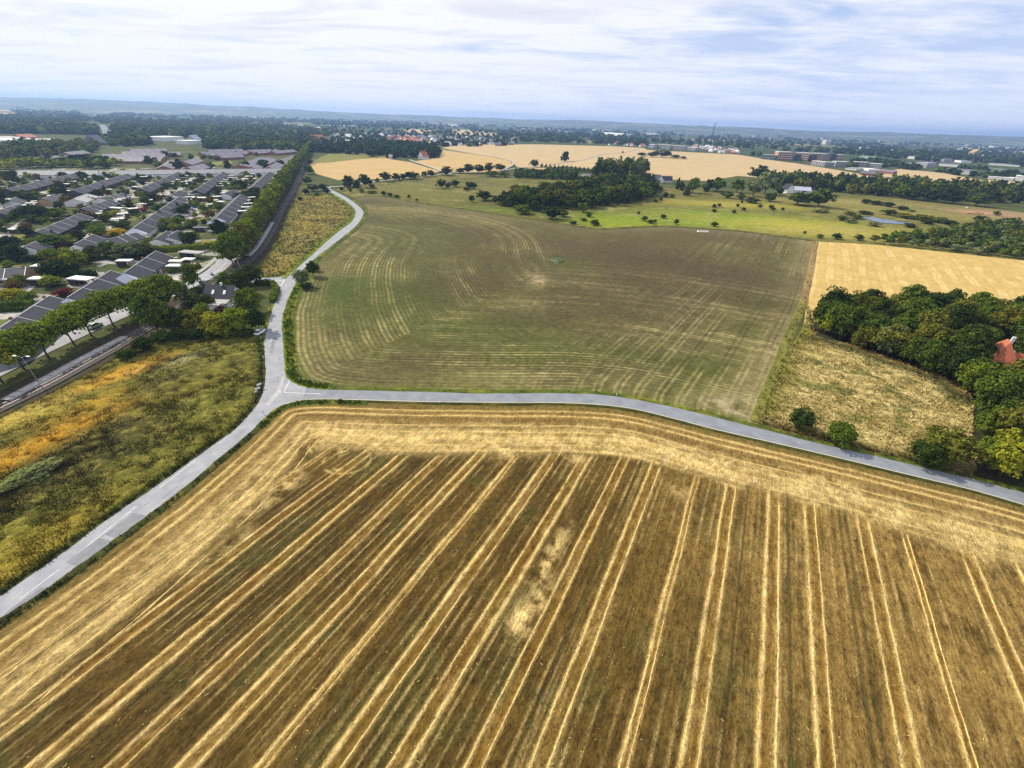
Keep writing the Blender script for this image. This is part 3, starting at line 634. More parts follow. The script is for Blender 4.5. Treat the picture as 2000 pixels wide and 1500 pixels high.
    plot = t5.ramp(sep.outputs[0], [(0., (.05, .062, .018)), (.34, (.085, .10, .022)), (.5, (.15, .14, .04)), (.62, (.035, .05, .014)), (.78, (.26, .25, .23)), (.92, (.36, .345, .32))]); plot.node.color_ramp.interpolation = 'CONSTANT'
    plot = t5.mix(1.0, plot, t5.ramp(t5.noise(p5, .5, 5), [(.3, .65), (.7, 1.3)]), 'MULTIPLY'); t5.l.new(plot, t5.n['Principled BSDF'].inputs['Base Color'])
    sheet('gardens', GL([(-240, 760), (0, 700), (150, 640), (300, 580), (400, 540), (455, 495), (520, 400), (560, 345), (570, 325), (300, 328), (0, 330), (-240, 345)]), .04, m5)
    wm, t, b = newmat('pond_water'); b.inputs['Base Color'].default_value = (.03, .04, .05, 1); b.inputs['Roughness'].default_value = .08
    t.l.new(t.new('ShaderNodeBump', inp={'Strength': .15, 'Distance': .05, 'Height': t.noise(t.new('ShaderNodeTexCoord').outputs['Object'], .8, 3)}).outputs[0], b.inputs['Normal'])
    tag(sheet('pond', smooth(GL([(1684, 425), (1698, 424), (1716, 428), (1745, 432), (1778, 436), (1764, 438.5), (1735, 437.5), (1708, 434), (1694, 429)]), 4, True), .55, wm), 'small reed-fringed pond in the yellow-green pasture')


def tufts(name, poly, n, hr, colf, spread, label, kind='stuff', parent=None):
    """uncountable grass: little fans of blades"""
    poly = np.asarray(poly); x0, y0 = poly.min(0); x1, y1 = poly.max(0)
    X = rs.uniform(x0, x1, n * 2); Y = y0 + (y1 - y0) * rs.rand(n * 2) ** 1.4
    ok = inside(X, Y, poly) & (near(X, Y, poly, True)[0] > .5); X = X[ok][:n]; Y = Y[ok][:n]; n = len(X)
    dens = fbm(X, Y, 3., 3, 99); h = (hr[0] + (hr[1] - hr[0]) * rs.rand(n)) * (.5 + 1.1 * dens)
    c0 = colf(X, Y) * (.8 + .5 * rs.rand(n))[:, None]; B = 6
    V = np.zeros((n, B, 3, 3)); C = np.zeros((n, B, 3, 3))
    for b in range(B):
        a = rs.rand(n) * 6.283; r = .10 + .25 * rs.rand(n); w = .10 + .14 * rs.rand(n); lean = (.3 + .8 * rs.rand(n)) * h * .8 * spread
        bx = X + r * np.cos(a); by = Y + r * np.sin(a)
        V[:, b, 0] = np.stack([bx - w * np.sin(a), by + w * np.cos(a), h * 0 + .05], 1); V[:, b, 1] = np.stack([bx + w * np.sin(a), by - w * np.cos(a), h * 0 + .05], 1)
        V[:, b, 2] = np.stack([bx + lean * np.cos(a), by + lean * np.sin(a), .3 + h], 1)
        C[:, b] = c0[:, None, :] * (.85 + .4 * rs.rand(n))[:, None, None]
    m = M.get('tuft')
    if not m:
        m, t, bb = newmat('grass_blade'); t.l.new(t.new('ShaderNodeVertexColor', layer_name='Col').outputs[0], bb.inputs['Base Color']); bb.inputs['Roughness'].default_value = .8; bb.inputs['Specular IOR Level'].default_value = .15; M['tuft'] = m
    o = obj(name, mesh(name, V.reshape(-1, 3), np.arange(n * B * 3).reshape(-1, 3), np.clip(C.reshape(-1, 3), .004, .9)), m, parent)
    return tag(o, label, 'grass', None, kind)


def roads():
    m, t, b = newmat('asphalt'); p = t.new('ShaderNodeTexCoord').outputs['Object']
    c = t.ramp(t.noise(p, .35, 6, .62, .3), [(.3, (.195, .205, .235)), (.5, (.24, .25, .278)), (.72, (.30, .31, .335))])
    c = t.mix(1.0, c, t.ramp(t.noise(p, 5., 4, .7), [(.3, .86), (.7, 1.12)]), 'MULTIPLY')
    crack = t.ramp(t.noise(p, .9, 6, .75, 1.2), [(.30, .55), (.36, 1.0)])
    c = t.mix(.6, c, t.mix(1.0, c, crack, 'MULTIPLY'))
    t.l.new(c, b.inputs['Base Color']); b.inputs['Roughness'].default_value = .75; b.inputs['Specular IOR Level'].default_value = .3
    M['asphalt'] = m
    Lw = smooth(GL(ROAD_L), 5); Rw = smooth(GL(ROAD_R), 5)
    road = sheet('road', np.concatenate([Lw, Rw[::-1]]), .20, m)
    pm2 = plain('asphalt_repair', (.185, .193, .215), .8, .3, .6); pm3 = plain('asphalt_light', (.36, .365, .37), .8, .3, .6)
    def mend(a, b, c, d, mm, z): obj('asphalt_patch', sheet_mesh(GL([a, b, c, d]), z), mm, road)
    mend((20, 1192), (80, 1150), (100, 1147), (0, 1212), pm2, .2045); pass
    mend((205, 1046), (262, 1003), (285, 1008), (228, 1053), pm2, .2046); mend((130, 1100), (196, 1052), (220, 1058), (152, 1108), pm2, .2048); mend((526, 690), (534, 660), (540, 660), (533, 692), pm2, .2045); mend((520, 790), (538, 768), (545, 772), (524, 796), pm3, .2047); mend((540, 770), (552, 735), (556, 738), (549, 772), pm3, .2049); mend((318, 985), (352, 958), (358, 955), (330, 978), pm2, .205)
    for k_ in range(26):
        i_ = rnd.randrange(4, len(Lw) - 40); f_ = rnd.uniform(.15, .85); q0 = Lw[i_] * (1 - f_) + Rw[i_] * f_; q1 = Lw[i_ + 1] * (1 - f_) + Rw[i_ + 1] * f_; dq = (q1 - q0) / np.linalg.norm(q1 - q0); nq = np.array([-dq[1], dq[0]]); ll, wl = rnd.uniform(.6, 3.5), rnd.uniform(.05, .22)
        obj('tar_seam', sheet_mesh([q0 - nq * wl, q0 + dq * ll - nq * wl * .5, q0 + dq * ll + nq * wl * .6, q0 + nq * wl], .2060 + .0004 * k_), pm2, road)
    ms = plain('old_asphalt', (.20, .215, .25), .8, .3, .3, 0.); M['old_asphalt'] = ms
    Nw = smooth(GL(SIDE_N), 4); Sw = smooth(GL(SIDE_S), 4)
    side = sheet('side_road', np.concatenate([Nw[16:], Sw[16:][::-1]]), .206, ms); sheet('junction_apron', np.concatenate([Nw[:18], Sw[:18][::-1]]), .202, m)
    br = sheet('crossing_road', GL([(572, 532), (560, 538), (545, 542), (512, 544), (480, 547), (440, 543), (428, 556), (470, 558), (508, 551), (525, 552), (538, 556), (549, 566), (562, 560)]), .203, m)
    st_c = smooth(GL([(-120, 780), (-60, 752), (0, 722), (100, 675), (200, 630), (270, 600), (350, 566), (410, 536), (440, 512), (462, 487), (490, 450), (525, 395), (560, 345), (585, 312), (600, 292)]), 5)
    street = tag(obj('street', strip_mesh('street', st_c, -3.6, 3.6, .15), m), kind='structure')
    pm = plain('pavement', (.30, .29, .28), .85, .2, .8)
    tag(obj('pavement', strip_mesh('pavement', st_c, 4.6, 6.6, .22), pm), kind='structure')
    wm = plain('road_paint', (.66, .66, .64), .7, .35, 2.)
    def line(parent, a, b2, w=.12, z=.214):
        a = G(*a); b2 = G(*b2); obj('road_marking', strip_mesh('road_marking', np.array([a, (a + b2) / 2, b2]), -w / 2, w / 2, z), wm, parent)
    for a, b2 in (((384, 899), (312, 955)), ((268, 990), (168, 1071)), ((118, 1113), (40, 1172)), ((560, 562), (557, 556))): line(road, a, b2, .11)
    line(side, (554, 768), (626, 770.5), .16)
    for i in range(9):
        f = i / 8; g = G(566.5 - 11 * f, 745 + 20.5 * f); mb = MB(); s_ = .26
        me = bpy.data.meshes.new('yield_tooth'); me.from_pydata([(g[0] - s_, g[1] - s_, .216), (g[0] + s_, g[1] - s_ * .3, .216), (g[0] - s_ * .2, g[1] + s_, .216)], [], [(0, 1, 2)]); obj('yield_tooth', me, wm, side)
    line(br, (506, 547.5), (556, 548.5), .28, .212); line(br, (556, 548.5), (547.5, 561), .28, .212)
    for a, b2 in (((419, 534), (446, 511)), ((396, 545), (418, 546)), ((425, 546), (434, 547)), ((436, 507), (441, 503))): line(street, a, b2, .16, .162)
    # grass verges along the roads
    vm = ground_mat('verge_grass', 3., .7, (.42, .45, .4), 1.0, .2, None, .8)
    def verge(line, w0, w1, cols, n, lab, h=(.15, .4)):
        P = ribbon(line, w0, w1, 0)
        colf = lambda X, Y: lerp(lerp(cols[0], cols[1], sst(.3, .7, fbm(X, Y, 2.2, 4, 110))), cols[2], sst(.56, .72, fbm(X, Y, 4., 3, 111)) * .8)
        k = len(line); p = np.asarray(line); dd = np.gradient(p, axis=0); dd /= np.linalg.norm(dd, axis=1)[:, None]; nn = np.stack([-dd[:, 1], dd[:, 0]], 1)
        q = np.linspace(w0, w1, 6); rag = np.zeros((k, 6)); rag[:, -1] = (rs.rand(k) - .5) * .5; rag[:, 0] = -np.sign(w1 - w0) * (.02 + .30 * fbm(np.arange(k) * .37, np.zeros(k), 1., 3, 113) ** 2 * (1 + rs.rand(k)))
        XY = p[:, None, :] + nn[:, None, :] * (q[None, :, None] + rag[:, :, None]); V = np.zeros((k, 6, 3)); V[:, :, :2] = XY
        V[:, :, 2] = .13 + .25 * fbm(XY[:, :, 0], XY[:, :, 1], 1.2, 3, 112) * np.array([.0, 1, 1, 1, .7, -.2])[None, :]; V[:, 0, 2] = .222
        ix = np.arange(k * 6).reshape(k, 6); Fc = np.stack([ix[:-1, :-1], ix[:-1, 1:], ix[1:, 1:], ix[1:, :-1]], -1).reshape(-1, 4)
        if w1 > w0: Fc = Fc[:, ::-1]
        Fc = Fc[:, ::-1]
        tag(obj('verge', mesh('verge', V.reshape(-1, 3), Fc[:, ::-1] if w1 < w0 else Fc[:, ::-1], colf(XY[:, :, 0].ravel(), XY[:, :, 1].ravel()), True), vm), kind='structure')
        if n: tufts('verge_grass', P, n, h, colf, .9, lab)
    gg = ((.045, .065, .010), (.085, .105, .014), (.17, .17, .02)); dk = ((.028, .034, .009), (.05, .055, .012), (.10, .09, .02)); br_ = ((.060, .095, .010), (.10, .135, .012), (.20, .19, .02))
    dens = lambda L, a, b: smooth(L[a:b], 3)
    verge(dens(Lw, 0, 50), 0.02, 1.3, dk, 1600, 'dark grass on the meadow side of the main road')
    verge(dens(Lw, 50, 80), .02, 1.2, gg, 900, 'green grass verge beside the parked white car')
    verge(dens(Lw, 86, 140), .02, 2.6, br_, 1200, 'bright grass verge on the inside of the road bend', (.2, .5))
    verge(dens(Rw, 0, 38), -.02, -1.5, dk, 1600, 'dark grass strip between main road and stubble field')
    verge(smooth(GL([(556, 700), (557, 725), (562, 737), (576, 750), (602, 758.5), (640, 762)]), 8), .02, 2.9, br_, 700, 'bright green grass in the inner corner of the junction', (.2, .6))
    verge(smooth(GL([(555, 700), (553, 665), (552, 643), (553, 617), (558, 600), (565, 580), (578, 554), (590, 530)]), 8), -.02, -3.4, br_, 2200, 'bright green verge between road and cover crop', (.25, .7))
    verge(smooth(GL([(590, 530), (622, 500), (653, 477), (690, 447), (705, 430), (710, 416), (702, 404), (682, 389)]), 8), -.02, -2.6, gg, 900, 'green verge along the far road bend')
    verge(smooth(GL(SIDE_N[5:]), 5), .02, 1.5, gg, 1800, 'green grass on the far side of the side road')
    verge(smooth(GL([(500, 834), (530, 806), (556, 791), (590, 783), (640, 781), (720, 783)]), 6), -.02, -2.2, gg, 700, 'green grass around the near corner of the junction')
    verge(smooth(GL(SIDE_S[6:]), 5), -.02, -1.0, dk, 1500, 'narrow dark grass strip along the near edge of the side road')
    # pale gravel edge on the near side
    pe = plain('gravel_edge', (.48, .44, .34), .95, .3, 3.); ln = smooth(GL(SIDE_S[3:]), 5)
    tag(obj('road_edge', strip_mesh('road_edge', ln, -.16, .12, .30), pe), kind='structure')
    # rough margin strips between fields
    def margin(px, w, c, n, lab, h=(.3, .7)):
        ln = smooth(GL(px), 6); verge(ln, -w / 2, w / 2, c, n, lab, h)
    margin(MID_TOP, 5., ((.07, .07, .018), (.13, .115, .03), (.05, .06, .012)), 1500, 'rough grass line between cover crop and pasture')
    margin(MID_RIGHT[:3], 3., ((.17, .12, .05), (.26, .19, .08), (.14, .10, .03)), 400, 'dry grass line beside the harvested field')
    margin(MID_RIGHT[2:], 3.0, ((.10, .105, .022), (.17, .16, .035), (.22, .18, .05)), 700, 'yellow-green grass line beside the lodged meadow')
    # lanes between the far fields
    lm = plain('farm_track', (.34, .32, .29), .9, .2, .2)
    def lane(px, w): tag(obj('farm_track', strip_mesh('farm_track', smooth(GL(px), 5), -w / 2, w / 2, .62), lm), kind='structure')
    lane([(800, 312.5), (815, 318), (836, 325), (862, 334.5), (880, 341)], 5); lane([(640, 368), (650, 366), (680, 364), (730, 356), (800, 348), (860, 341), (890, 338), (970, 336), (985, 331), (1000, 323), (1002, 317), (998, 314)], 4)
    lane([(984, 333), (1010, 329), (1030, 327), (1060, 324), (1100, 318), (1140, 312), (1180, 301), (1220, 298), (1250, 290)], 4); lane([(642, 297), (670, 298), (755, 303.5)], 6); lane([(862, 292), (890, 296.5), (960, 306), (997, 315)], 4)


RAIL = [(-120, 862), (-60, 829), (0, 798), (80, 759), (160, 716), (224, 680), (256, 660), (330, 616), (400, 572), (440, 546), (472, 523), (487, 509), (512, 482), (535, 443), (555, 402), (570, 378), (588, 336), (605, 296), (612, 280)]
def railway():
    ln = smooth(GL(RAIL), 6)
    bm = plain('ballast', (.075, .066, .062), .95, .4, 1.5, .8); rm = plain('rail_steel', (.20, .17, .16), .45, .3, 1., metal=.6)
    r = tag(obj('railway', strip_mesh('railway', ln, -2.4, 2.4, .32), bm), kind='structure')
    for w in (-.75, .75): obj('rail', strip_mesh('rail', ln, w - .07, w + .07, .48), rm, r)
    sm = plain('sleeper', (.11, .10, .09), .9, .3, 2.); seg = np.concatenate([[0], np.cumsum(np.linalg.norm(np.diff(ln, axis=0), axis=1))])
    me = MB().box(-.13, .13, -1.2, 1.2, .33, .42).mesh('sleeper')
    for s in np.arange(8, 70, .9):
        x = np.interp(s, seg, ln[:, 0]); y = np.interp(s, seg, ln[:, 1]); x2 = np.interp(s + 1, seg, ln[:, 0]); y2 = np.interp(s + 1, seg, ln[:, 1])
        o = obj('sleeper', me, sm, r, (x, y, 0)); o.rotation_euler = (0, 0, math.atan2(y2 - y, x2 - x))
    em = ground_mat('embankment', 2., .5, (.45, .45, .45), .6, .2, None, .5, (.045, .038, .022))
    tag(obj('embankment', strip_mesh('embankment', ln, 2.6, 8.0, .12), em), kind='structure')
    tag(obj('embankment', strip_mesh('embankment', ln, -5.0, -2.4, .11), em), kind='structure')
    cm = plain('platform_concrete', (.36, .35, .34), .85, .3, .7)
    for px, lab in (([(12, 786), (80, 749), (160, 705), (245, 661)], 'long pale concrete railway platform below the avenue trees'), ([(484, 503), (500, 487), (516, 463), (532, 436)], 'short concrete platform at the bend of the railway')):
        c = smooth(GL(px), 4); k = len(c)
        d = np.gradient(c, axis=0); d /= np.linalg.norm(d, axis=1)[:, None]; n = np.stack([-d[:, 1], d[:, 0]], 1); w = 1.1
        V = np.zeros((k, 4, 3)); V[:, 0, :2] = c - n * w; V[:, 1, :2] = c - n * w; V[:, 2, :2] = c + n * w; V[:, 3, :2] = c + n * w; V[:, 1:3, 2] = .75; V[:, 0, 2] = V[:, 3, 2] = .05
        ix = np.arange(k * 4).reshape(k, 4); Fc = np.stack([ix[:-1, :-1], ix[:-1, 1:], ix[1:, 1:], ix[1:, :-1]], -1).reshape(-1, 4)
        pr = empty('railway_platform', (0, 0, 0)); tag(pr, lab, 'platform'); obj('deck', mesh('deck', V.reshape(-1, 3), Fc[:, ::-1]), cm, pr)
        # darker paving joints across the deck
        jm = M.setdefault('joint', plain('paving_joint', (.13, .125, .12), .9)); L = c[-1] - c[0]; N = 9
        for i in range(1, N):
            q = c[int(i * (k - 1) / N)]; nn = n[int(i * (k - 1) / N)]; dd = d[int(i * (k - 1) / N)]
            obj('slab_joint', strip_mesh('slab_joint', np.array([q - nn * w, q, q + nn * w]), -.12, .12, .756), jm, pr)
    return ln, seg


# ================================================================== TREES
LEAF = {'mid': (0.084, 0.123, 0.017), 'dark': (0.039, 0.060, 0.013), 'deep': (0.029, 0.048, 0.013), 'bright': (0.142, 0.182, 0.017), 'ygreen': (0.217, 0.224, 0.020), 'yellow': (0.392, 0.287, 0.026), 'purple': (0.043, 0.018, 0.019), 'red': (0.160, 0.034, 0.034),
        'silver': (0.152, 0.182, 0.074), 'olive': (0.109, 0.115, 0.019), 'brown': (0.123, 0.087, 0.022), 'blue': (0.043, 0.073, 0.026)}
def leaf_mat(k):
    key = 'leaf_' + k
    if key in M: return M[key]
    m, t, b = newmat('foliage_' + k); t.n.remove(b); out = t.n['Material Output']
    g = t.new('ShaderNodeNewGeometry'); oi = t.new('ShaderNodeObjectInfo')
    r = t.ramp(g.outputs['Random Per Island'], [(0, .45), (.5, .95), (1, 1.65)])
    r2 = t.ramp(oi.outputs['Random'], [(0, (.72, .78, .8)), (.5, (1, 1, 1)), (1, (1.32, 1.16, .9))])
    c = t.mix(1.0, t.mix(1.0, LEAF[k], r, 'MULTIPLY'), r2, 'MULTIPLY')
    d = t.new('ShaderNodeBsdfDiffuse', inp={0: c}); tr = t.new('ShaderNodeBsdfTranslucent', inp={0: t.mix(1.0, c, (1.25, 1.35, .7), 'MULTIPLY')})
    mx = t.new('ShaderNodeMixShader', inp={0: .24, 1: d.outputs[0], 2: tr.outputs[0]}); t.l.new(mx.outputs[0], out.inputs[0]); M[key] = m; return m


def quads(P, N, size, r):
    """leaf sprays: one slightly kinked quad at each point P facing about N"""
    n = len(P); N = N / np.maximum(np.linalg.norm(N, axis=1), 1e-6)[:, None]
    a = r.normal(size=(n, 3)); u = np.cross(N, a); u /= np.maximum(np.linalg.norm(u, axis=1), 1e-6)[:, None]; w = np.cross(N, u)
    s = (size * (.6 + .8 * r.rand(n)))[:, None]; e = (.55 + .4 * r.rand(n))[:, None]
    V = np.stack([P - u * s - w * s * e * .5, P + u * s * .2 - w * s * e, P + u * s + w * s * e * .4, P - u * s * .3 + w * s * e], 1)
    V[:, 2] -= N * s * .35
    return V.reshape(-1, 3)


SEEDK = [0.]
def crown_pts(kind, r, lobes, per):
    SEEDK[0] = r.rand() * 6.283
    P = []; N = []
    for _ in range(lobes):
        d = r.normal(size=3); d /= np.linalg.norm(d)
        if kind == 'cone':
            z = r.rand() ** 1.3; a = r.rand() * 6.283; rad = .46 * (1 - z) + .03; c = np.array([math.cos(a) * rad * .8, math.sin(a) * rad * .8, .06 + .9 * z]); R0 = .10 * (1.25 - z); ax = np.array([1, 1, .8])
        else:
            if d[2] < -.55: d[2] *= -.6
            q = (.50 + .44 * r.rand() ** .8); R0 = .08 + .10 * r.rand()
            cz, rx, rz = {'broad': (.50, .48, .49), 'street': (.60, .48, .38), 'bush': (.46, .48, .50), 'tall': (.56, .46, .43), 'vase': (.62, .5, .36)}[kind]
            az = math.atan2(d[1], d[0]); k = .96 + .14 * math.sin(3 * az + SEEDK[0]) + .10 * math.sin(5 * az + 2.3 * SEEDK[0]) + .10 * math.sin(4 * d[2] + SEEDK[0] + az)
            if kind == 'vase': k *= 1 + .25 * d[2]
            c = np.array([d[0] * rx * q * k, d[1] * rx * q * k, cz + d[2] * rz * q]); ax = np.array([1, 1, .8])
        v = r.normal(size=(per, 3)); v /= np.linalg.norm(v, axis=1)[:, None]; v[:, 2] = np.where(v[:, 2] < -.3, -v[:, 2], v[:, 2])
        rr = R0 * (.65 + .45 * r.rand(per) ** .5)
        P.append(c + v * rr[:, None] * ax); N.append(v * 1.0 + r.normal(size=(per, 3)) * .45 + np.array([0, 0, .35]) + (c - np.array([0, 0, .55])) * .8)
    P = np.concatenate(P); N = np.concatenate(N); P[:, 2] = np.clip(P[:, 2], .015, 1.0); return P, N


def core(kind, r, f=.72):
    n, mth = 9, 6; V = []; cz, rx, rz = {'broad': (.49, .48, .46), 'street': (.60, .48, .36), 'bush': (.44, .48, .46), 'tall': (.56, .46, .42), 'vase': (.62, .48, .34), 'cone': (.40, .32, .40)}[kind]
    for i in range(mth):
        ph = math.pi * (i + .5) / mth - math.pi / 2
        for k in range(n):
            a = 6.283 * k / n; q = f * (.8 + .35 * r.rand()); tp = 1.0 if kind != 'cone' else (1.15 - .9 * (i / (mth - 1)))
            V.append((math.cos(a) * math.cos(ph) * rx * q * tp, math.sin(a) * math.cos(ph) * rx * q * tp, cz + math.sin(ph) * rz * (q if kind != 'cone' else 1)))
    Fq = [(i * n + k, i * n + (k + 1) % n, (i + 1) * n + (k + 1) % n, (i + 1) * n + k) for i in range(mth - 1) for k in range(n)]
    return np.array(V), np.array(Fq)


PROTO = {}
def crown(kind, j, lod):
    key = (kind, j, lod)
    if key not in PROTO:
        r = np.random.RandomState(100 + j * 7 + len(kind) * 13)
        lobes, per, size = {0: (64, 64, .029), 1: (36, 32, .048), 2: (12, 8, .115), 3: (8, 6, .16)}[lod]
        P, N = crown_pts(kind, r, lobes, per); V = quads(P, N, size, r); Fq = np.arange(len(V)).reshape(-1, 4)
        cv, cf = core(kind, r, .56 if lod < 2 else .70 if lod < 3 else .85); Fq = np.concatenate([Fq, cf + len(V)]); V = np.concatenate([V, cv])
        PROTO[key] = (V, Fq, mesh('crown_' + kind, V, Fq) if lod < 2 else None)
    return PROTO[key]
def trunk_me(kind, j):
    key = ('trunk', kind, j)
    if key not in PROTO:
        r = random.Random(j); mb = MB(); top = .62 if kind != 'cone' else .9
        mb.tube([(0, 0, -.01), (.006, 0, .12), (-.008, .008, .32), (0, .01, top)], [.030, .022, .018, .006], 7)
        for k in range(5 if kind != 'cone' else 0):
            a = k * 1.26 + r.random(); z = .2 + .07 * k
            mb.tube([(0, 0, z), (.1 * math.cos(a), .1 * math.sin(a), z + .12), (.26 * math.cos(a), .26 * math.sin(a), z + .24)], [.012, .008, .003], 5)
        PROTO[key] = mb.mesh('trunk')
    return PROTO[key]


TREES = []       # every tree and shrub: (x, y, height, width, shape, colour, place)
def tree_px(x, y, wpx, hpx, c, place, kind=None):
    g = G(x, y); w = wpx * mpp(x, y); h = hm(x, y, hpx)
    TREES.append((g[0], g[1], max(h, 1.2), max(w, 1.2), kind or ('broad' if h > 5.5 and w < 1.2 * h else 'bush'), c, place))
def poisson(poly, dmin, n=4000, seed=1):
    r = np.random.RandomState(seed); poly = np.asarray(poly); x0, y0 = poly.min(0); x1, y1 = poly.max(0)
    X = r.uniform(x0, x1, n); Y = r.uniform(y0, y1, n); ok = inside(X, Y, poly); out = []; cell = {}
    for x, y in zip(X[ok], Y[ok]):
        k = (int(x // dmin), int(y // dmin))
        if any((x - a) ** 2 + (y - b) ** 2 < dmin * dmin for i in (-1, 0, 1) for j in (-1, 0, 1) for a, b in cell.get((k[0] + i, k[1] + j), ())): continue
        cell.setdefault(k, []).append((x, y)); out.append((x, y))
    return out
def grove(px, dmin, h, w, cols, place, kind='broad', n=6000, seed=1, avoid=()):
    r = random.Random(seed)
    for x, y in poisson(GL(px), dmin, n, seed):
        if any(math.hypot(x - a, y - b) < d for a, b, d in avoid): continue
        TREES.append((x, y, h * r.uniform(.75, 1.2), w * r.uniform(.8, 1.2), kind if isinstance(kind, str) else r.choice(kind), r.choice(cols), place))


STREET_C = smooth(GL([(-120, 780), (-60, 752), (0, 722), (100, 675), (200, 630), (270, 600), (350, 566), (410, 536), (440, 512), (462, 487), (490, 450), (525, 395), (560, 345), (585, 312), (600, 292)]), 5)
def plan_trees():
    # avenue between street and railway
    seg = np.concatenate([[0], np.cumsum(np.linalg.norm(np.diff(STREET_C, axis=0), axis=1))]); d = np.gradient(STREET_C, axis=0); d /= np.linalg.norm(d, axis=1)[:, None]
    s = 2.
    while s < seg[-1] - 4:
        x = np.interp(s, seg, STREET_C[:, 0]); y = np.interp(s, seg, STREET_C[:, 1]); dx = np.interp(s, seg, d[:, 0]); dy = np.interp(s, seg, d[:, 1])
        X, Y = x + dy * 5.6, y - dx * 5.6; px, py = proj(X, Y)
        if px > -70 and not (318 < px < 452):
            near_ = px < 400
            TREES.append((X + rnd.uniform(-.4, .4), Y, rnd.uniform(10.2, 11.4) if near_ else rnd.uniform(12.5, 14.5), rnd.uniform(9.6, 11.) if near_ else rnd.uniform(10.5, 12.5), 'street' if near_ or rnd.random() < .15 else 'broad', rnd.choice(['bright', 'ygreen', 'bright'] if near_ else ['mid', 'bright', 'bright', 'olive']), 'avenue by the railway'))
        s += rnd.uniform(6.2, 8.0) if s < 90 else rnd.uniform(6.2, 8.2)
    P = 'crossing-house garden'
    for a in ((312, 654, 64, 76, 'mid'), (345, 646, 42, 45, 'dark'), (366, 650, 46, 40, 'dark'), (392, 650, 46, 42, 'olive'), (406, 640, 36, 48, 'bright'), (443, 632, 40, 34, 'purple'), (432, 654, 60, 44, 'ygreen'), (468, 652, 58, 46, 'bright'), (508, 646, 38, 44, 'dark'), (490, 612, 50, 48, 'mid'),
              (452, 576, 42, 44, 'mid'), (478, 574, 38, 42, 'dark'), (492, 555, 50, 36, 'deep'), (381, 566, 32, 50, 'mid'), (364, 588, 26, 36, 'silver'), (330, 606, 66, 66, 'bright'), (300, 622, 50, 56, 'mid'), (385, 600, 40, 28, 'dark'), (410, 604, 34, 28, 'dark'), (468, 592, 22, 26, 'dark')): tree_px(*a, P)
    tree_px(421, 606, 20, 26, 'bright', P, 'cone'); tree_px(470, 580, 16, 28, 'deep', P, 'cone')
    for a in ((285, 684, 40, 24, 'dark'), (250, 700, 34, 18, 'dark'), (318, 668, 36, 22, 'mid'), (350, 664, 34, 20, 'dark'), (385, 662, 36, 20, 'deep'), (420, 660, 36, 18, 'dark'), (450, 660, 34, 18, 'olive'), (482, 658, 30, 16, 'dark'), (385, 574, 28, 14, 'dark'), (360, 620, 30, 18, 'olive')): tree_px(*a, P, 'bush')
    P = 'road-bend verge'
    for a in ((593, 560, 28, 34, 'silver'), (612, 540, 24, 30, 'dark'), (600, 566, 22, 16, 'dark'), (618, 530, 16, 16, 'mid')): tree_px(*a, P)
    P = 'lodged-grass meadow'
    for a in ((1558, 837, 44, 40, 'dark'), (1634, 867, 54, 38, 'mid'), (1795, 907, 58, 42, 'dark'), (1832, 898, 88, 58, 'olive')): tree_px(*a, P, 'bush')
    dep = lambda x, y, r: (*G(x, y), r)
    grove([(1602, 648), (1606, 622), (1700, 614), (2120, 640), (2120, 935), (1985, 930), (1925, 922), (1908, 900), (1903, 790), (1862, 752), (1762, 706), (1682, 680)], 6.6, 11.5, 10.5, ['mid', 'dark', 'olive', 'dark', 'mid', 'olive'], 'wood on the right', ['broad', 'broad', 'tall'], 5000, 3, [dep(1940, 714, 7.5), dep(1965, 722, 7), dep(1935, 742, 6.5)])
    for a in ((1612, 652, 44, 46, 'bright'), (1640, 664, 40, 44, 'dark'), (1676, 680, 44, 46, 'olive'), (1722, 694, 46, 58, 'silver'), (1760, 708, 40, 50, 'mid'), (1800, 724, 54, 58, 'mid'), (1842, 744, 56, 60, 'dark'), (1884, 772, 58, 66, 'mid')): tree_px(*a, 'wood on the right', 'bush')
    for a in ((1950, 928, 92, 74, 'yellow'), (1912, 915, 48, 60, 'bright'), (1918, 860, 50, 60, 'mid'), (1915, 810, 44, 50, 'mid'), (1975, 880, 70, 70, 'olive')): tree_px(*a, 'wood on the right', 'bush')
    LAST = TREES[-5]; TREES[-5] = LAST[:5] + ('ygreen',) + LAST[6:]
    P = 'dark central copse'
    grove([(982, 399), (1000, 409), (1060, 414), (1150, 407), (1240, 396), (1274, 387), (1276, 368), (1250, 352), (1200, 350), (1150, 362), (1080, 380), (1010, 390)], 8.6, 12., 14., ['dark', 'olive', 'dark', 'mid', 'dark', 'deep'], P, 'bush', 9000, 5)
    grove([(1160, 352), (1245, 360), (1262, 350), (1250, 336), (1190, 336)], 11, 20., 14., ['mid', 'dark', 'silver', 'olive'], P, ['tall', 'broad'], 4000, 6)
    for a in ((1022, 418, 36, 18, 'mid'), (1078, 428, 44, 24, 'dark'), (1100, 424, 22, 14, 'mid'), (1138, 415, 26, 22, 'mid'), (1150, 424, 16, 10, 'dark'), (1160, 440, 22, 12, 'dark'), (1120, 438, 16, 8, 'dark'), (1140, 432, 16, 7, 'olive')): tree_px(*a, P, 'bush')
    P = 'farm-lane hedgerow'
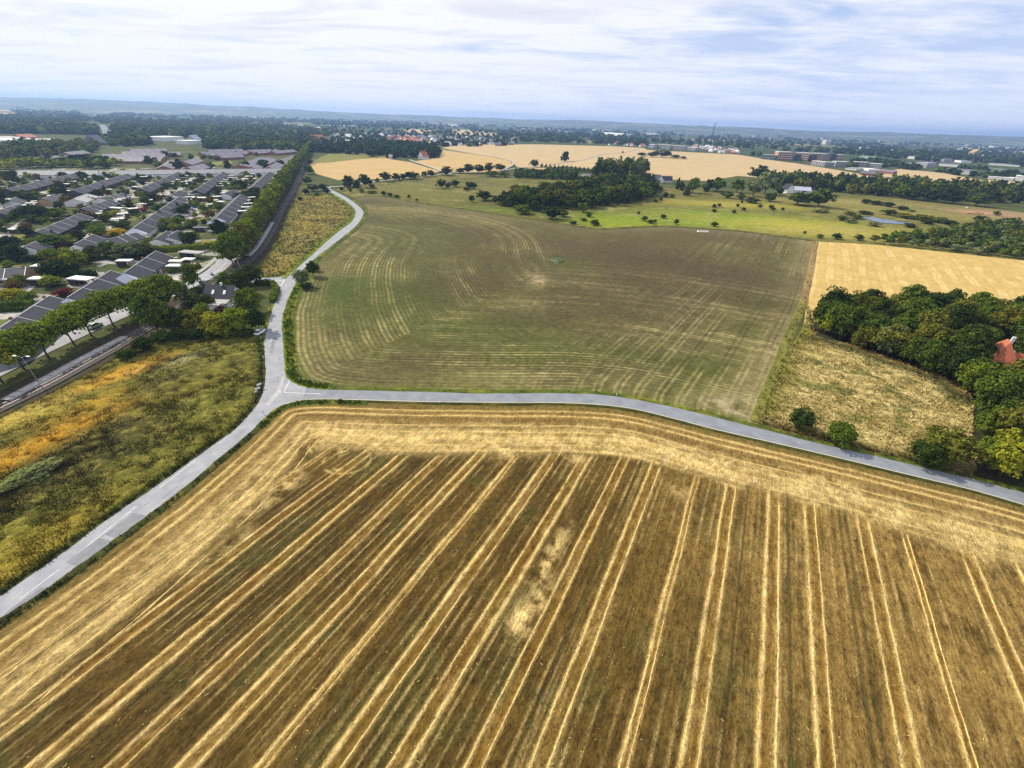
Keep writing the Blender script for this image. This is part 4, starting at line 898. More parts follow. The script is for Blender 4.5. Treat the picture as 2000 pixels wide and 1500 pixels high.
    for a in ((682, 366, 24, 24, 'deep'), (699, 367, 16, 16, 'dark'), (715, 367, 26, 27, 'deep'), (727, 368, 14, 10, 'mid'), (738, 357, 10, 10, 'dark'), (754, 355, 24, 19, 'deep'), (773, 353, 22, 15, 'deep'), (787, 351, 16, 12, 'dark'), (806, 350, 30, 16, 'deep'), (830, 346, 15, 13, 'dark'), (842, 345, 18, 13, 'deep'), (872, 343, 28, 18, 'deep'),
              (898, 339, 18, 12, 'deep'), (914, 339, 24, 19, 'deep'), (935, 338, 22, 17, 'deep'), (955, 337, 24, 19, 'deep'), (978, 334, 22, 15, 'deep'), (962, 345, 30, 12, 'mid'), (985, 346, 24, 11, 'mid'), (1044, 327, 21, 15, 'deep')): tree_px(*a, P)
    for a in ((668, 374, 10, 9, 'dark'), (685, 377, 10, 12, 'mid'), (706, 376, 14, 8, 'mid'), (727, 378, 20, 6, 'olive'), (750, 383, 12, 10, 'dark'), (762, 384, 12, 9, 'dark'), (775, 386, 14, 7, 'mid'), (799, 388, 8, 9, 'dark'), (814, 393, 6, 6, 'dark')): tree_px(*a, P, 'bush')
    P = 'green pasture'
    for a in ((862, 368, 22, 18, 'deep'), (875, 369, 14, 12, 'dark'), (888, 365, 22, 13, 'deep'), (918, 369, 20, 16, 'deep'), (927, 369, 11, 12, 'deep'), (912, 373, 14, 8, 'dark'), (946, 392, 33, 22, 'deep'), (922, 395, 12, 14, 'deep'), (968, 398, 14, 16, 'dark'), (1096, 370, 12, 8, 'mid')): tree_px(*a, P, 'bush')
    for a in ((1247, 419, 7, 7, 'dark'), (1258, 432, 14, 10, 'dark'), (1271, 437, 16, 9, 'dark'), (1278, 435, 9, 7, 'mid'), (1296, 427, 12, 9, 'dark'), (1320, 439, 11, 11, 'dark'), (1280, 395, 10, 6, 'dark'), (1290, 393, 7, 8, 'dark'), (1394, 443, 15, 11, 'dark'), (1395, 406, 11, 8, 'dark'), (1404, 405, 9, 8, 'dark'), (1395, 415, 9, 7, 'dark'),
              (1440, 405, 8, 7, 'dark'), (1432, 417, 10, 8, 'dark'), (1452, 412, 10, 7, 'dark'), (1448, 398, 6, 7, 'dark'), (1484, 406, 10, 7, 'dark'), (1505, 408, 11, 9, 'dark'), (1510, 412, 9, 8, 'dark'), (1528, 412, 7, 7, 'dark'), (1599, 466, 14, 9, 'mid'), (1632, 467, 21, 13, 'dark'), (1676, 470, 19, 12, 'dark'), (1571, 457, 7, 6, 'mid')): tree_px(*a, P, 'bush')
    for a in ((1690, 398, 22, 9, 'dark'), (1710, 400, 26, 9, 'dark'), (1735, 404, 24, 9, 'dark'), (1760, 410, 22, 8, 'dark'), (1780, 414, 12, 5, 'mid'), (1735, 420, 30, 12, 'dark'), (1644, 431, 24, 10, 'mid'), (1662, 436, 22, 8, 'silver'), (1672, 428, 24, 9, 'olive'), (1706, 442, 26, 9, 'silver'), (1776, 444, 24, 8, 'dark'), (1800, 430, 40, 12, 'olive'), (1832, 435, 34, 11, 'mid'), (1853, 439, 28, 9, 'dark'), (1765, 426, 34, 10, 'olive'), (1690, 419, 26, 7, 'dark'), (1660, 420, 26, 7, 'olive'), (1810, 438, 26, 8, 'dark'), (1602, 415, 30, 7, 'silver'), (1912, 431, 22, 11, 'dark'), (1945, 421, 15, 9, 'mid'), (1962, 432, 13, 7, 'dark')): tree_px(*a, 'pond scrub', 'bush')
    P = 'belt by the white farm'
    for a in ((1340, 382, 22, 20, 'dark'), (1352, 377, 30, 30, 'mid'), (1380, 374, 22, 26, 'deep'), (1400, 374, 38, 28, 'mid'), (1438, 376, 28, 26, 'mid'), (1420, 387, 26, 14, 'dark'), (1446, 390, 26, 14, 'dark'), (1470, 384, 34, 34, 'silver'), (1480, 352, 40, 30, 'dark'), (1492, 380, 46, 44, 'silver'), (1502, 394, 28, 20, 'dark'), (1470, 397, 28, 12, 'dark'), (1522, 380, 18, 15, 'deep'),
              (1556, 400, 46, 28, 'mid'), (1597, 404, 50, 36, 'mid'), (1575, 396, 20, 20, 'dark'), (1330, 372, 12, 18, 'deep'), (1322, 370, 12, 22, 'deep'), (1300, 385, 16, 10, 'dark'), (1312, 386, 14, 8, 'mid'), (1290, 372, 12, 8, 'dark'), (1905, 402, 38, 26, 'mid'), (1860, 398, 40, 22, 'deep'), (1820, 394, 40, 24, 'deep'), (1780, 390, 38, 20, 'dark'), (1760, 384, 20, 10, 'olive')): tree_px(*a, P)
    grove([(1500, 362), (1590, 372), (1700, 382), (1800, 389), (2060, 402), (2060, 378), (1900, 368), (1760, 362), (1640, 356), (1540, 348), (1500, 350)], 11.5, 12.5, 14., ['dark', 'deep', 'mid', 'olive', 'dark'], P, 'broad', 5000, 8)
    P = 'young plantation'
    grove([(1695, 474), (1760, 481), (1850, 491), (2000, 508), (2120, 520), (2120, 440), (1960, 440), (1890, 444), (1840, 455), (1800, 462)], 5.2, 6., 6.4, ['mid', 'olive', 'mid', 'dark', 'silver'], P, ['bush', 'tall'], 6000, 9)
    grove([(1005, 349), (1120, 353), (1128, 344), (1080, 339), (1008, 338)], 5.5, 7., 7.5, ['dark', 'mid', 'dark'], 'clipped plantation', 'bush', 3000, 10)
    for i in range(13): tree_px(1058 + i * 8.2, 327 + i * .75, 9, 9, rnd.choice(['mid', 'dark']), 'young conifer row', 'cone')
    for i in range(10): tree_px(1070 + i * 9, 333 + i * .6, 9, 7, rnd.choice(['mid', 'olive']), 'young conifer row', 'bush')
    tree_px(1103, 315, 20, 20, 'deep', 'open wheat field', 'broad'); tree_px(1216, 300, 4, 5, 'dark', 'open wheat field', 'bush')
    for a in ((1253, 305, 20, 8), (1272, 307, 20, 10), (1282, 306, 16, 12), (1294, 308, 24, 15), (1304, 307, 15, 13), (1320, 310, 20, 8), (1334, 311, 14, 6)): tree_px(*a, 'dark', 'thicket in the wheat', 'bush')
    P = 'farm wood'
    grove([(650, 300), (700, 302), (760, 306), (800, 309), (850, 308), (858, 300), (840, 290), (780, 284), (700, 284), (640, 290), (622, 298)], 13, 14, 17, ['deep', 'dark', 'blue', 'deep'], P, 'broad', 4000, 12)
    for a in ((757, 309, 11, 15, 'dark'), (771, 310, 13, 14, 'deep'), (725, 306, 28, 16, 'deep'), (815, 304, 16, 18, 'mid'), (848, 308, 18, 16, 'deep')): tree_px(*a, P)
    for a in ((600, 360, 20, 16, 'mid'), (612, 374, 22, 14, 'dark'), (598, 380, 14, 12, 'dark'), (632, 372, 20, 13, 'dark'), (640, 379, 12, 12, 'deep'), (604, 340, 18, 18, 'mid'), (620, 382, 14, 6, 'olive'), (588, 392, 10, 8, 'dark'), (606, 322, 12, 12, 'dark')): tree_px(*a, 'far railway side', 'bush')
    # gardens of the terraced estate
    P = 'terraced estate'
    for a in ((30, 362, 24, 32, 'dark'), (62, 397, 42, 22, 'dark'), (50, 384, 16, 14, 'mid'), (68, 432, 48, 36, 'deep'), (108, 428, 40, 22, 'mid'), (174, 432, 36, 20, 'brown'), (135, 400, 24, 18, 'brown'), (108, 382, 22, 13, 'yellow'), (165, 352, 16, 18, 'dark'), (178, 396, 22, 13, 'mid'), (123, 457, 24, 13, 'yellow'), (137, 472, 30, 14, 'ygreen'), (193, 460, 34, 26, 'mid'), (232, 462, 34, 16, 'yellow'), (237, 448, 32, 16, 'dark'),
              (226, 421, 26, 11, 'ygreen'), (282, 414, 18, 11, 'red'), (264, 420, 22, 10, 'dark'), (259, 368, 22, 15, 'mid'), (10, 408, 24, 40, 'deep'), (22, 488, 46, 28, 'deep'), (104, 488, 54, 32, 'mid'), (131, 490, 34, 18, 'purple'), (113, 540, 50, 34, 'dark'), (150, 528, 46, 42, 'bright'), (258, 504, 52, 32, 'silver'), (286, 498, 38, 28, 'olive'), (28, 508, 48, 32, 'deep'), (126, 577, 34, 14, 'red'), (20, 588, 50, 24, 'ygreen'), (60, 590, 34, 20, 'mid'), (112, 557, 30, 13, 'ygreen'),
              (338, 445, 44, 22, 'mid'), (373, 442, 20, 13, 'ygreen'), (432, 464, 38, 34, 'deep'), (373, 479, 38, 28, 'dark'), (393, 391, 24, 10, 'mid'), (294, 392, 32, 15, 'dark'), (456, 375, 26, 18, 'mid'), (474, 368, 32, 17, 'dark'), (486, 388, 52, 15, 'deep'), (500, 380, 30, 14, 'dark'), (300, 480, 34, 18, 'mid'), (215, 490, 30, 20, 'mid'), (60, 460, 24, 12, 'dark'), (185, 500, 30, 20, 'dark'), (170, 515, 34, 22, 'dark'), (40, 560, 30, 16, 'mid'), (405, 420, 20, 10, 'mid'), (440, 410, 24, 10, 'dark'), (500, 400, 24, 12, 'dark'), (470, 405, 18, 9, 'mid')): tree_px(*a, P)
    for a in ((208, 378, 14, 17, 'deep'), (109, 468, 22, 20, 'deep'), (315, 430, 16, 26, 'deep'), (350, 412, 14, 17, 'deep'), (276, 357, 13, 20, 'deep'), (271, 353, 11, 14, 'deep'), (160, 470, 12, 14, 'deep'), (458, 338, 6, 14, 'deep'), (250, 392, 10, 14, 'deep')): tree_px(*a, P, 'cone')
    P = 'belt behind the estate'
    for i in range(34): tree_px(-30 + i * 7.6 + rnd.uniform(-4, 4), 329 - (i % 2) * 8 + rnd.uniform(-3, 2), rnd.uniform(20, 30), rnd.uniform(13, 21), rnd.choice(['bright', 'ygreen', 'mid', 'bright', 'dark', 'deep']), P, 'bush')
    for a in ((350, 331, 25, 21, 'deep'), (410, 331, 22, 15, 'dark'), (447, 331, 16, 20, 'dark'), (482, 330, 24, 18, 'dark'), (516, 330, 24, 20, 'dark'), (550, 327, 18, 16, 'dark'), (294, 320, 24, 16, 'dark'), (312, 329, 22, 17, 'bright'), (325, 307, 16, 13, 'dark'), (341, 309, 16, 13, 'dark'), (375, 313, 14, 13, 'dark'), (398, 312, 16, 11, 'mid'), (412, 312, 14, 10, 'mid'), (425, 313, 16, 11, 'olive'), (435, 304, 10, 9, 'olive'), (462, 304, 12, 9, 'olive'), (502, 305, 10, 9, 'brown'), (534, 300, 10, 11, 'mid')): tree_px(*a, P)
    grove([(-40, 312), (100, 308), (180, 300), (190, 286), (100, 284), (-40, 290)], 13, 12, 16, ['mid', 'dark', 'olive'], P, 'broad', 1500, 14)


def ordinal(n): return '%d%s' % (n, 'th' if 10 <= n % 100 <= 20 else {1: 'st', 2: 'nd', 3: 'rd'}.get(n % 10, 'th'))
CW = {'mid': 'green', 'dark': 'dark green', 'deep': 'very dark green', 'bright': 'bright green', 'ygreen': 'yellow-green', 'yellow': 'golden-yellow', 'purple': 'dark purple', 'red': 'dark red', 'silver': 'silvery green', 'olive': 'olive green', 'brown': 'brownish green', 'blue': 'bluish green'}
def merged(name, items, label, cat, lod=2):
    """a mass of far trees nobody would count"""
    if not items: return
    byc = {}
    for it in items: byc.setdefault(it[5], []).append(it)
    Vs = []; Fs = []; Mi = []; base = 0; mats = []
    for ci, (c, its) in enumerate(byc.items()):
        mats.append(leaf_mat(c))
        for x, y, h, w, kind, _, _ in its:
            V, Fq, _m = crown(kind, rnd.randrange(5), lod); a = rnd.random() * 6.283; ca, sa = math.cos(a), math.sin(a)
            X = V[:, 0] * w; Y = V[:, 1] * w; Vs.append(np.stack([x + X * ca - Y * sa, y + X * sa + Y * ca, np.maximum(V[:, 2] * 1.25 - .25, .0) * h if kind == 'broad' else V[:, 2] * h], 1)); Fs.append(Fq + base); base += len(V); Mi.append(np.full(len(Fq), ci))
    me = mesh(name, np.concatenate(Vs), np.concatenate(Fs))
    for m in mats: me.materials.append(m)
    me.polygons.foreach_set('material_index', np.concatenate(Mi).astype(np.int32)); me.update()
    o = bpy.data.objects.new(name, me); col.objects.link(o); return tag(o, label, cat, None, 'stuff')


def build_trees():
    sized = sorted(TREES, key=lambda t: -t[2] * t[3] / depth(t[0], t[1]) ** 2)
    one = []; rest = {}; cnt = {'tree': 0, 'shrub': 0, 'conifer': 0}
    for t in sized:
        k = 'conifer' if t[4] == 'cone' else 'shrub' if (t[4] == 'bush' and t[2] < 6.5) else 'tree'
        vis = -60 < proj(t[0], t[1])[0] < 2060
        if vis and cnt[k] < (290 if k == 'tree' else 220): cnt[k] += 1; one.append((k, t))
        else: rest.setdefault(t[6], []).append(t)
    bark = plain('bark', (.085, .065, .045), .95, .3, 3.)
    by = {}
    for k, t in one: by.setdefault((t[6], k, t[5]), []).append((k, t))
    for (place, k, c), lst in by.items():
        lst.sort(key=lambda q: proj(q[1][0], q[1][1])[0])
        for i, (k, (x, y, h, w, kind, c, pl)) in enumerate(lst):
            nm = {'tree': 'broadleaf_tree', 'shrub': 'shrub', 'conifer': 'conifer'}[k]; dist = depth(x, y)
            lod = 0 if dist < 260 else 1; j = rnd.randrange(5)
            r = empty(nm, (x, y, .03), rnd.random() * 6.283, (w, w, h))
            obj('crown', crown(kind, j, lod)[2], leaf_mat(c), r); obj('trunk', trunk_me(kind, j), bark, r)
            which = '' if len(lst) == 1 else ', %s such from left' % ordinal(i + 1)
            prep = 'in the ' if pl not in ('road-bend verge', 'far railway side') else 'on the '
            tag(r, '%s %s %s%s%s' % (CW[c], {'tree': 'leafy tree', 'shrub': 'rounded bush', 'conifer': 'pointed evergreen'}[k], prep, pl, which), {'tree': 'tree', 'shrub': 'shrub', 'conifer': 'tree'}[k], 'trees and bushes ' + prep + pl)
    for pl, its in rest.items():
        merged('young_trees' if 'plantation' in pl else 'woodland', its, 'dense mass of small trees in the ' + pl, 'trees', 1 if len(its) < 50 else 2)


def far_woods():
    """woodland reading as one mass towards the skyline"""
    CLEAR = ((190, 220, 250, 275), (296, 402, 270, 291), (-60, 130, 270, 294), (836, 850, 232, 246), (1598, 1622, 276, 290), (752, 832, 270, 284), (1510, 1660, 302, 330))   # open ground before buildings one can see
    def band(px, nx, ny, cols, wr, hr, lab, skip=0., name='woodland'):
        pts = np.array(px, float); x0, y0 = pts.min(0); x1, y1 = pts.max(0); its = []
        for i in range(nx):
            for j in range(ny):
                x = x0 + (x1 - x0) * (i + rnd.random()) / nx; y = y0 + (y1 - y0) * (j + rnd.random()) / ny
                if not inside(np.array([x]), np.array([y]), pts)[0] or rnd.random() < skip: continue
                if any(a0 < x < a1 and b0 < y < b1 for a0, a1, b0, b1 in CLEAR): continue
                g = G(x, y)
                if g[1] > 9500 or g[1] < 0: continue
                if fbm(np.array([x / 60.]), np.array([y / 9.]), 1, 3, 77)[0] < .36: continue
                f = max(1., depth(*g) / 2200.); its.append((g[0], g[1], rnd.uniform(*hr) * f ** .35, rnd.uniform(*wr) * f ** .9, 'broad', rnd.choice(cols), ''))
        merged(name, its, lab, 'trees', 3)
    band([(-80, 214), (200, 222), (420, 228), (620, 236), (640, 262), (560, 262), (430, 268), (330, 266), (230, 264), (120, 262), (-80, 262)], 150, 15, ['dark', 'deep', 'blue', 'mid', 'dark'], (18, 30), (12, 18), 'wide dark wood behind the white gabled church', .1)
    band([(200, 270), (330, 262), (430, 262), (612, 258), (622, 296), (560, 300), (430, 292), (330, 284), (210, 286)], 75, 9, ['dark', 'deep', 'mid', 'blue', 'olive'], (15, 22), (11, 16), 'trees screening the low white institution buildings', .1)
    band([(430, 232), (640, 240), (860, 252), (1010, 266), (1010, 284), (860, 288), (640, 284), (600, 262), (430, 258)], 100, 12, ['dark', 'blue', 'mid', 'deep'], (13, 20), (9, 14), 'garden trees among the distant suburb houses', .35)
    band([(610, 232), (850, 240), (1020, 246), (1240, 256), (1270, 286), (1180, 282), (1020, 270), (960, 262), (880, 252), (780, 252), (620, 244)], 130, 12, ['dark', 'deep', 'blue', 'dark', 'mid'], (18, 30), (12, 18), 'dark wooded ridge behind the red-roofed village', .08)
    band([(1010, 276), (1100, 279), (1200, 283), (1260, 284), (1260, 275), (1100, 268), (1010, 270)], 50, 5, ['dark', 'mid', 'deep'], (15, 22), (10, 15), 'tree line along the far edge of the wheat field', .2)
    band([(1240, 256), (1500, 266), (1800, 278), (2080, 290), (2080, 335), (1900, 318), (1760, 312), (1660, 302), (1500, 294), (1360, 284), (1260, 278)], 140, 13, ['deep', 'dark', 'blue', 'dark'], (16, 28), (12, 18), 'dark woods between the apartment blocks and the far town', .12)
    band([(1600, 318), (1760, 322), (2080, 345), (2080, 372), (1900, 345), (1740, 330), (1600, 330)], 90, 8, ['deep', 'dark', 'mid'], (13, 20), (8, 13), 'trees scattered between the low industrial roofs', .4)
    band([(1430, 296), (1520, 302), (1700, 312), (1760, 322), (1720, 330), (1640, 312), (1510, 306), (1440, 302)], 60, 6, ['deep', 'dark', 'blue', 'mid'], (13, 20), (8, 13), 'trees behind and between the apartment blocks', .25)
    band([(-80, 207), (600, 231), (1200, 252), (2080, 284), (2080, 293), (1200, 259), (600, 238), (-80, 217)], 240, 7, ['deep', 'blue', 'dark'], (24, 40), (12, 20), 'farthest wooded country under the skyline hills', .3)


# ================================================================== BUILDINGS
def mats_b():
    M['roof_dark'] = plain('dark_roof', (.036, .038, .056), .75, .3, .7, .3, spec=.18, bscale=5.); M['roof_grey'] = plain('grey_roof', (.30, .30, .31), .7, .25, .6); M['roof_purple'] = plain('eternit_roof', (.155, .145, .185), .7, .25, .15)
    M['roof_red'] = plain('red_tile_roof', (.42, .13, .065), .75, .35, 1.2, .4, bscale=4.); M['roof_pale'] = plain('pale_metal_roof', (.40, .43, .52), .45, .15, .8, spec=.5); M['white'] = plain('white_paint', (.74, .74, .72), .6, .12, .6)
    M['flat_white'] = plain('white_felt_roof', (.66, .65, .62), .8, .2, .5); M['brick_y'] = plain('yellow_brick', (.36, .26, .13), .85, .3, 2.); M['brick_r'] = plain('red_brick', (.26, .10, .065), .85, .3, 2.); M['timber'] = plain('dark_timber', (.045, .04, .038), .8, .3, 2.)
    M['grey'] = plain('grey_render', (.33, .33, .34), .8, .2, .3); M['frame'] = plain('window_frame', (.72, .72, .72), .5, .1); M['post'] = plain('timber_post', (.16, .12, .09), .8)
    g, t, b = newmat('window_glass'); b.inputs['Base Color'].default_value = (.025, .032, .042, 1); b.inputs['Roughness'].default_value = .08; b.inputs['Specular IOR Level'].default_value = .8; M['glass'] = g
    M['court'] = plain('paved_court', (.33, .31, .29), .9, .2, .4); M['lawn'] = ground_mat('lawn', 1.2, .35, (.45, .47, .42), .4, .1, None, .2, (.16, .155, .035)); M['teal'] = plain('teal_roof', (.12, .20, .22), .6); M['green_roof'] = plain('copper_roof', (.16, .26, .20), .6)
    M['orange'] = plain('sand_brick', (.42, .235, .14), .8, .15, .3); M['tower_dark'] = plain('mast_steel', (.05, .055, .065), .5); M['steel'] = plain('galvanised_steel', (.42, .43, .44), .4, .1, metal=.6)


_units = {}
def house_unit(L, w, eave, ridge, wall, roof, detail, hip=False):
    """meshes shared by every house of one terrace; x runs along the ridge"""
    key = (round(L, 2), w, eave, ridge, detail)
    if key in _units: return _units[key]
    d = {}; e = L / 2
    d['wall'] = MB().prism([(-w, 0), (w, 0), (w, eave), (0, ridge - .16), (-w, eave)], -e + .02, e - .02).mesh('wall')
    ov = .45; sl_ = (ridge - eave) / w; ye = w + ov; ze = eave - ov * sl_
    d['roof'] = MB().prism([(0, ridge), (-ye, ze), (-ye, ze + .2), (0, ridge + .22), (ye, ze + .2), (ye, ze)], -e, e).mesh('roof')
    d['verge_board'] = MB().prism([(0, ridge + .20), (-ye - .03, ze + .17), (-ye - .03, ze + .33), (0, ridge + .36), (ye + .03, ze + .33), (ye + .03, ze + .17)], e - .16, e - .01).mesh('verge_board')
    d['ridge_cap'] = MB().prism([(-.22, ridge + .13), (.22, ridge + .13), (.12, ridge + .33), (-.12, ridge + .33)], -e + .02, e - .17).mesh('ridge_cap')
    if detail:
        d['window'] = MB().box(-.75, .75, -.05, .05, -.6, .6).mesh('window'); d['pane'] = MB().box(-.62, .62, -.075, .075, -.48, .48).mesh('pane')
        d['door'] = MB().box(-.5, .5, -.06, .06, 0, 2.1).mesh('door'); d['chimney'] = MB().box(-.35, .35, -.3, .3, ridge - .6, ridge + .9).mesh('chimney')
        d['gutter'] = MB().tube([(-e, w + ov + .07, ze + .1), (e, w + ov + .07, ze + .1)], [.07, .07], 6).mesh('gutter')
    _units[key] = d; return d
ROWLINES = []
def terrace(a, b, n, roof, desc, w=5.0, eave=2.6, ridge=5.2, wall='timber', detail=False, canopy=None, step=0., name='terraced_house', group=None):
    A = G(*a, ridge); B = G(*b, ridge); L = np.linalg.norm(B - A) / n; dv = (B - A) / np.linalg.norm(B - A); ang = math.atan2(dv[1], dv[0]); ROWLINES.append((A, B, w))
    U = house_unit(L, w, eave, ridge, wall, roof, detail); nv = np.array([-dv[1], dv[0]])
    for i in range(n):
        c = A + dv * L * (i + .5) + nv * step * ((i % 2) * 2 - 1)
        r = empty(name, (c[0], c[1], .05), ang)
        obj('wall', U['wall'], M[wall], r); rf = obj('roof', U['roof'], M[roof], r); obj('ridge_cap', U['ridge_cap'], M['roof_grey'], rf); obj('verge_board', U['verge_board'], M['frame'], rf)
        if detail:
            for sx in (-.27, .27):
                for sy in (-1, 1):
                    wd = obj('window', U['window'], M['frame'], r, (sx * L, sy * (w + .02), 1.5)); obj('pane', U['pane'], M['glass'], wd)
            obj('door', U['door'], M['white'], r, (0, -w - .03, .02)); ch = obj('chimney', U['chimney'], M['brick_r'], rf, (L * .3, .5, 0)) if i % 2 else None
            obj('gutter', U['gutter'], M['steel'], rf)
        if canopy and i == 0:
            mb = MB(); e = L / 2; q = 3.2; z = eave - .1
            mb.v += [(-e - .02, 0, ridge + .1), (-e - q, -w - .3, z), (-e - q, w + .3, z), (-e + .01, -w - .3, z), (-e + .01, w + .3, z), (-e - .02, 0, ridge - .12), (-e - q, -w - .3, z - .2), (-e - q, w + .3, z - .2)]
            mb.f += [(0, 1, 2), (0, 3, 1), (0, 2, 4), (1, 6, 7, 2), (5, 7, 6)]; mb.build('hip_end', M['roof_pale'], r)
            mb = MB().box(-e - q + .5, -e, -w, w, 0, z - .2); mb.build('end_wall', M[canopy], r)
            for k in range(3):
                wd = MB().box(-.06, .06, -.7, .7, .7, 2.0).build('window', M['frame'], r, (-e - q + .46, -3.2 + k * 3.2, 0)); MB().box(-.085, .085, -.58, .58, .82, 1.88).build('pane', M['glass'], wd)
        tag(r, ('%s, %s from its near end' % (desc, ordinal(i + 1))) if n > 1 else desc, 'house', group or ('houses of the ' + desc.split(' in ')[-1].split(' of ')[-1]))


CAR_ME = {}
def car_meshes():
    if CAR_ME: return CAR_ME
    def loft(secs):
        mb = MB(); k = len(secs[0]); b = 0
        for s in secs: mb.v += s
        for i in range(len(secs) - 1):
            for j in range(k): mb.f.append((i * k + j, i * k + (j + 1) % k, (i + 1) * k + (j + 1) % k, (i + 1) * k + j))
        mb.f.append(tuple(range(k - 1, -1, -1))); mb.f.append(tuple((len(secs) - 1) * k + j for j in range(k))); return mb
    def sec(x, hw, z0, z1, r=.12): return [(x, -hw, z0 + r), (x, -hw + r, z0), (x, hw - r, z0), (x, hw, z0 + r), (x, hw, z1 - r), (x, hw - r, z1), (x, -hw + r, z1), (x, -hw, z1 - r)]
    CAR_ME['body'] = loft([sec(-2.1, .74, .42, .80), sec(-1.95, .84, .28, .93), sec(-1.2, .88, .24, .98), sec(0, .89, .22, .98), sec(1.1, .88, .24, .95), sec(1.85, .82, .28, .82), sec(2.1, .70, .40, .70)]).mesh('body')
    CAR_ME['cabin'] = loft([sec(-1.85, .70, .93, 1.02, .03), sec(-1.25, .66, .95, 1.44, .08), sec(-.2, .66, .95, 1.50, .08), sec(.35, .66, .94, 1.44, .08), sec(1.15, .74, .90, .98, .03)]).mesh('cabin')
    CAR_ME['roof_panel'] = loft([sec(-1.2, .60, 1.42, 1.50, .02), sec(-.2, .62, 1.46, 1.56, .03), sec(.3, .58, 1.42, 1.50, .02)]).mesh('roof_panel')
    mb = MB(); mb.tube([(0, -.11, 0), (0, .11, 0)], [.32, .32], 12); CAR_ME['wheel'] = mb.mesh('wheel'); mb = MB(); mb.tube([(0, -.12, 0), (0, .12, 0)], [.19, .19], 8); CAR_ME['rim'] = mb.mesh('rim')
    CAR_ME['headlight'] = MB().box(-.04, .04, -.16, .16, -.07, .07).mesh('headlight'); CAR_ME['door'] = MB().box(-.5, .5, -.03, .03, -.3, .35).mesh('door'); return CAR_ME
PAINT = {'white': (.78, .79, .80), 'silver': (.45, .47, .50), 'black': (.02, .02, .025), 'red': (.35, .02, .02), 'blue': (.05, .10, .25), 'pale green': (.42, .55, .30), 'grey': (.18, .19, .2)}
def paint(c):
    k = 'paint_' + c
    if k not in M:
        m, t, b = newmat('car_paint_' + c.replace(' ', '_')); b.inputs['Base Color'].default_value = (*PAINT[c], 1); b.inputs['Roughness'].default_value = .28; b.inputs['Coat Weight'].default_value = .5; M[k] = m
    return M[k]
def car(X, Y, ang, c, label, full=True, z=.2, group=None):
    U = car_meshes(); r = empty('parked_car', (X, Y, z), ang); tag(r, label, 'car', group or 'cars in the picture')
    M.setdefault('tyre', plain('tyre', (.02, .02, .02), .9)); M.setdefault('lamp_glass', plain('headlight_glass', (.7, .7, .68), .15))
    obj('body', U['body'], paint(c), r); obj('cabin', U['cabin'], M['glass'], r); obj('roof_panel', U['roof_panel'], paint(c), r)
    for sx in (-1.3, 1.3):
        for sy in (-.78, .78): w = obj('wheel', U['wheel'], M['tyre'], r, (sx, sy, .32)); obj('rim', U['rim'], M['steel'], w)
    if full:
        for sy in (-.55, .55): obj('headlight', U['headlight'], M['lamp_glass'], r, (2.03, sy, .62))
    return r


def carport(X, Y, ang, lab, L=6.2, W=3.2, roof='flat_white', shed=True, group='carports of the terraced estate', h=2.5):
    r = empty('carport', (X, Y, .06), ang); tag(r, lab, 'carport', group); key = ('cp', round(L, 1), round(W, 1), h)
    if key not in _units: _units[key] = (MB().box(-L / 2, L / 2, -W / 2, W / 2, h, h + .22).mesh('flat_roof'), MB().box(-.07, .07, -.07, .07, 0, h - .002).mesh('post'), MB().box(-L * .48, -L * .1, -W * .45, W * .45, 0, h - .003).mesh('shed'), MB().box(-L / 2 - .02, L / 2 + .02, -W / 2 - .05, -W / 2 - .01, h - .12, h + .3).mesh('fascia'))
    a, b, c, d = _units[key]
    obj('flat_roof', a, M[roof], r); obj('fascia', d, M['frame'], r)
    for sx in (.05, .46):
        for sy in (-.44, .44): obj('post', b, M['post'], r, (sx * L, sy * W, 0))
    if shed: obj('shed', c, M['timber'], r)


def block(a, b, hpx, dm, wall, roof, lab, cat='building', rows=0, cols_=0, name='building', pitched=0., group=None, band=None, win='glass'):
    """building whose front foot runs between photo pixels a and b"""
    A = G(*a); B = G(*b); L = np.linalg.norm(B - A); dv = (B - A) / L; nv = np.array([-dv[1], dv[0]]); h = hm((a[0] + b[0]) / 2, (a[1] + b[1]) / 2, hpx); c = (A + B) / 2 + nv * dm / 2
    r = empty(name, (c[0], c[1], .1), math.atan2(dv[1], dv[0])); tag(r, lab, cat, group)
    e, q = L / 2, dm / 2
    MB().box(-e, e, -q, q, 0, h).build('wall', M[wall], r)
    if pitched: rf = MB().prism([(-q - .4, h + .002), (q + .4, h + .002), (0, h + pitched)], -e - .3, e + .3).build('roof', M[roof], r)
    else: rf = MB().box(-e - .3, e + .3, -q - .3, q + .3, h + .002, h + max(.5, h * .06)).build('roof', M[roof], r)
    if rows:
        ww, wh = L / cols_ * .55, h / rows * .5; wm = MB().box(-ww / 2, ww / 2, -.12, .12, -wh / 2, wh / 2).mesh('window')
        for i in range(rows):
            for j in range(cols_): obj('window', wm, M[win], r, (-e + L * (j + .5) / cols_, -q - .05, h * (i + .52) / rows))
            if band: MB().box(-e - .05, e + .05, -q - .16, -q - .002, h * (i + .98) / rows - wh * .32, h * (i + .98) / rows).build('facade_band', M[band], r)
    return r, h, L


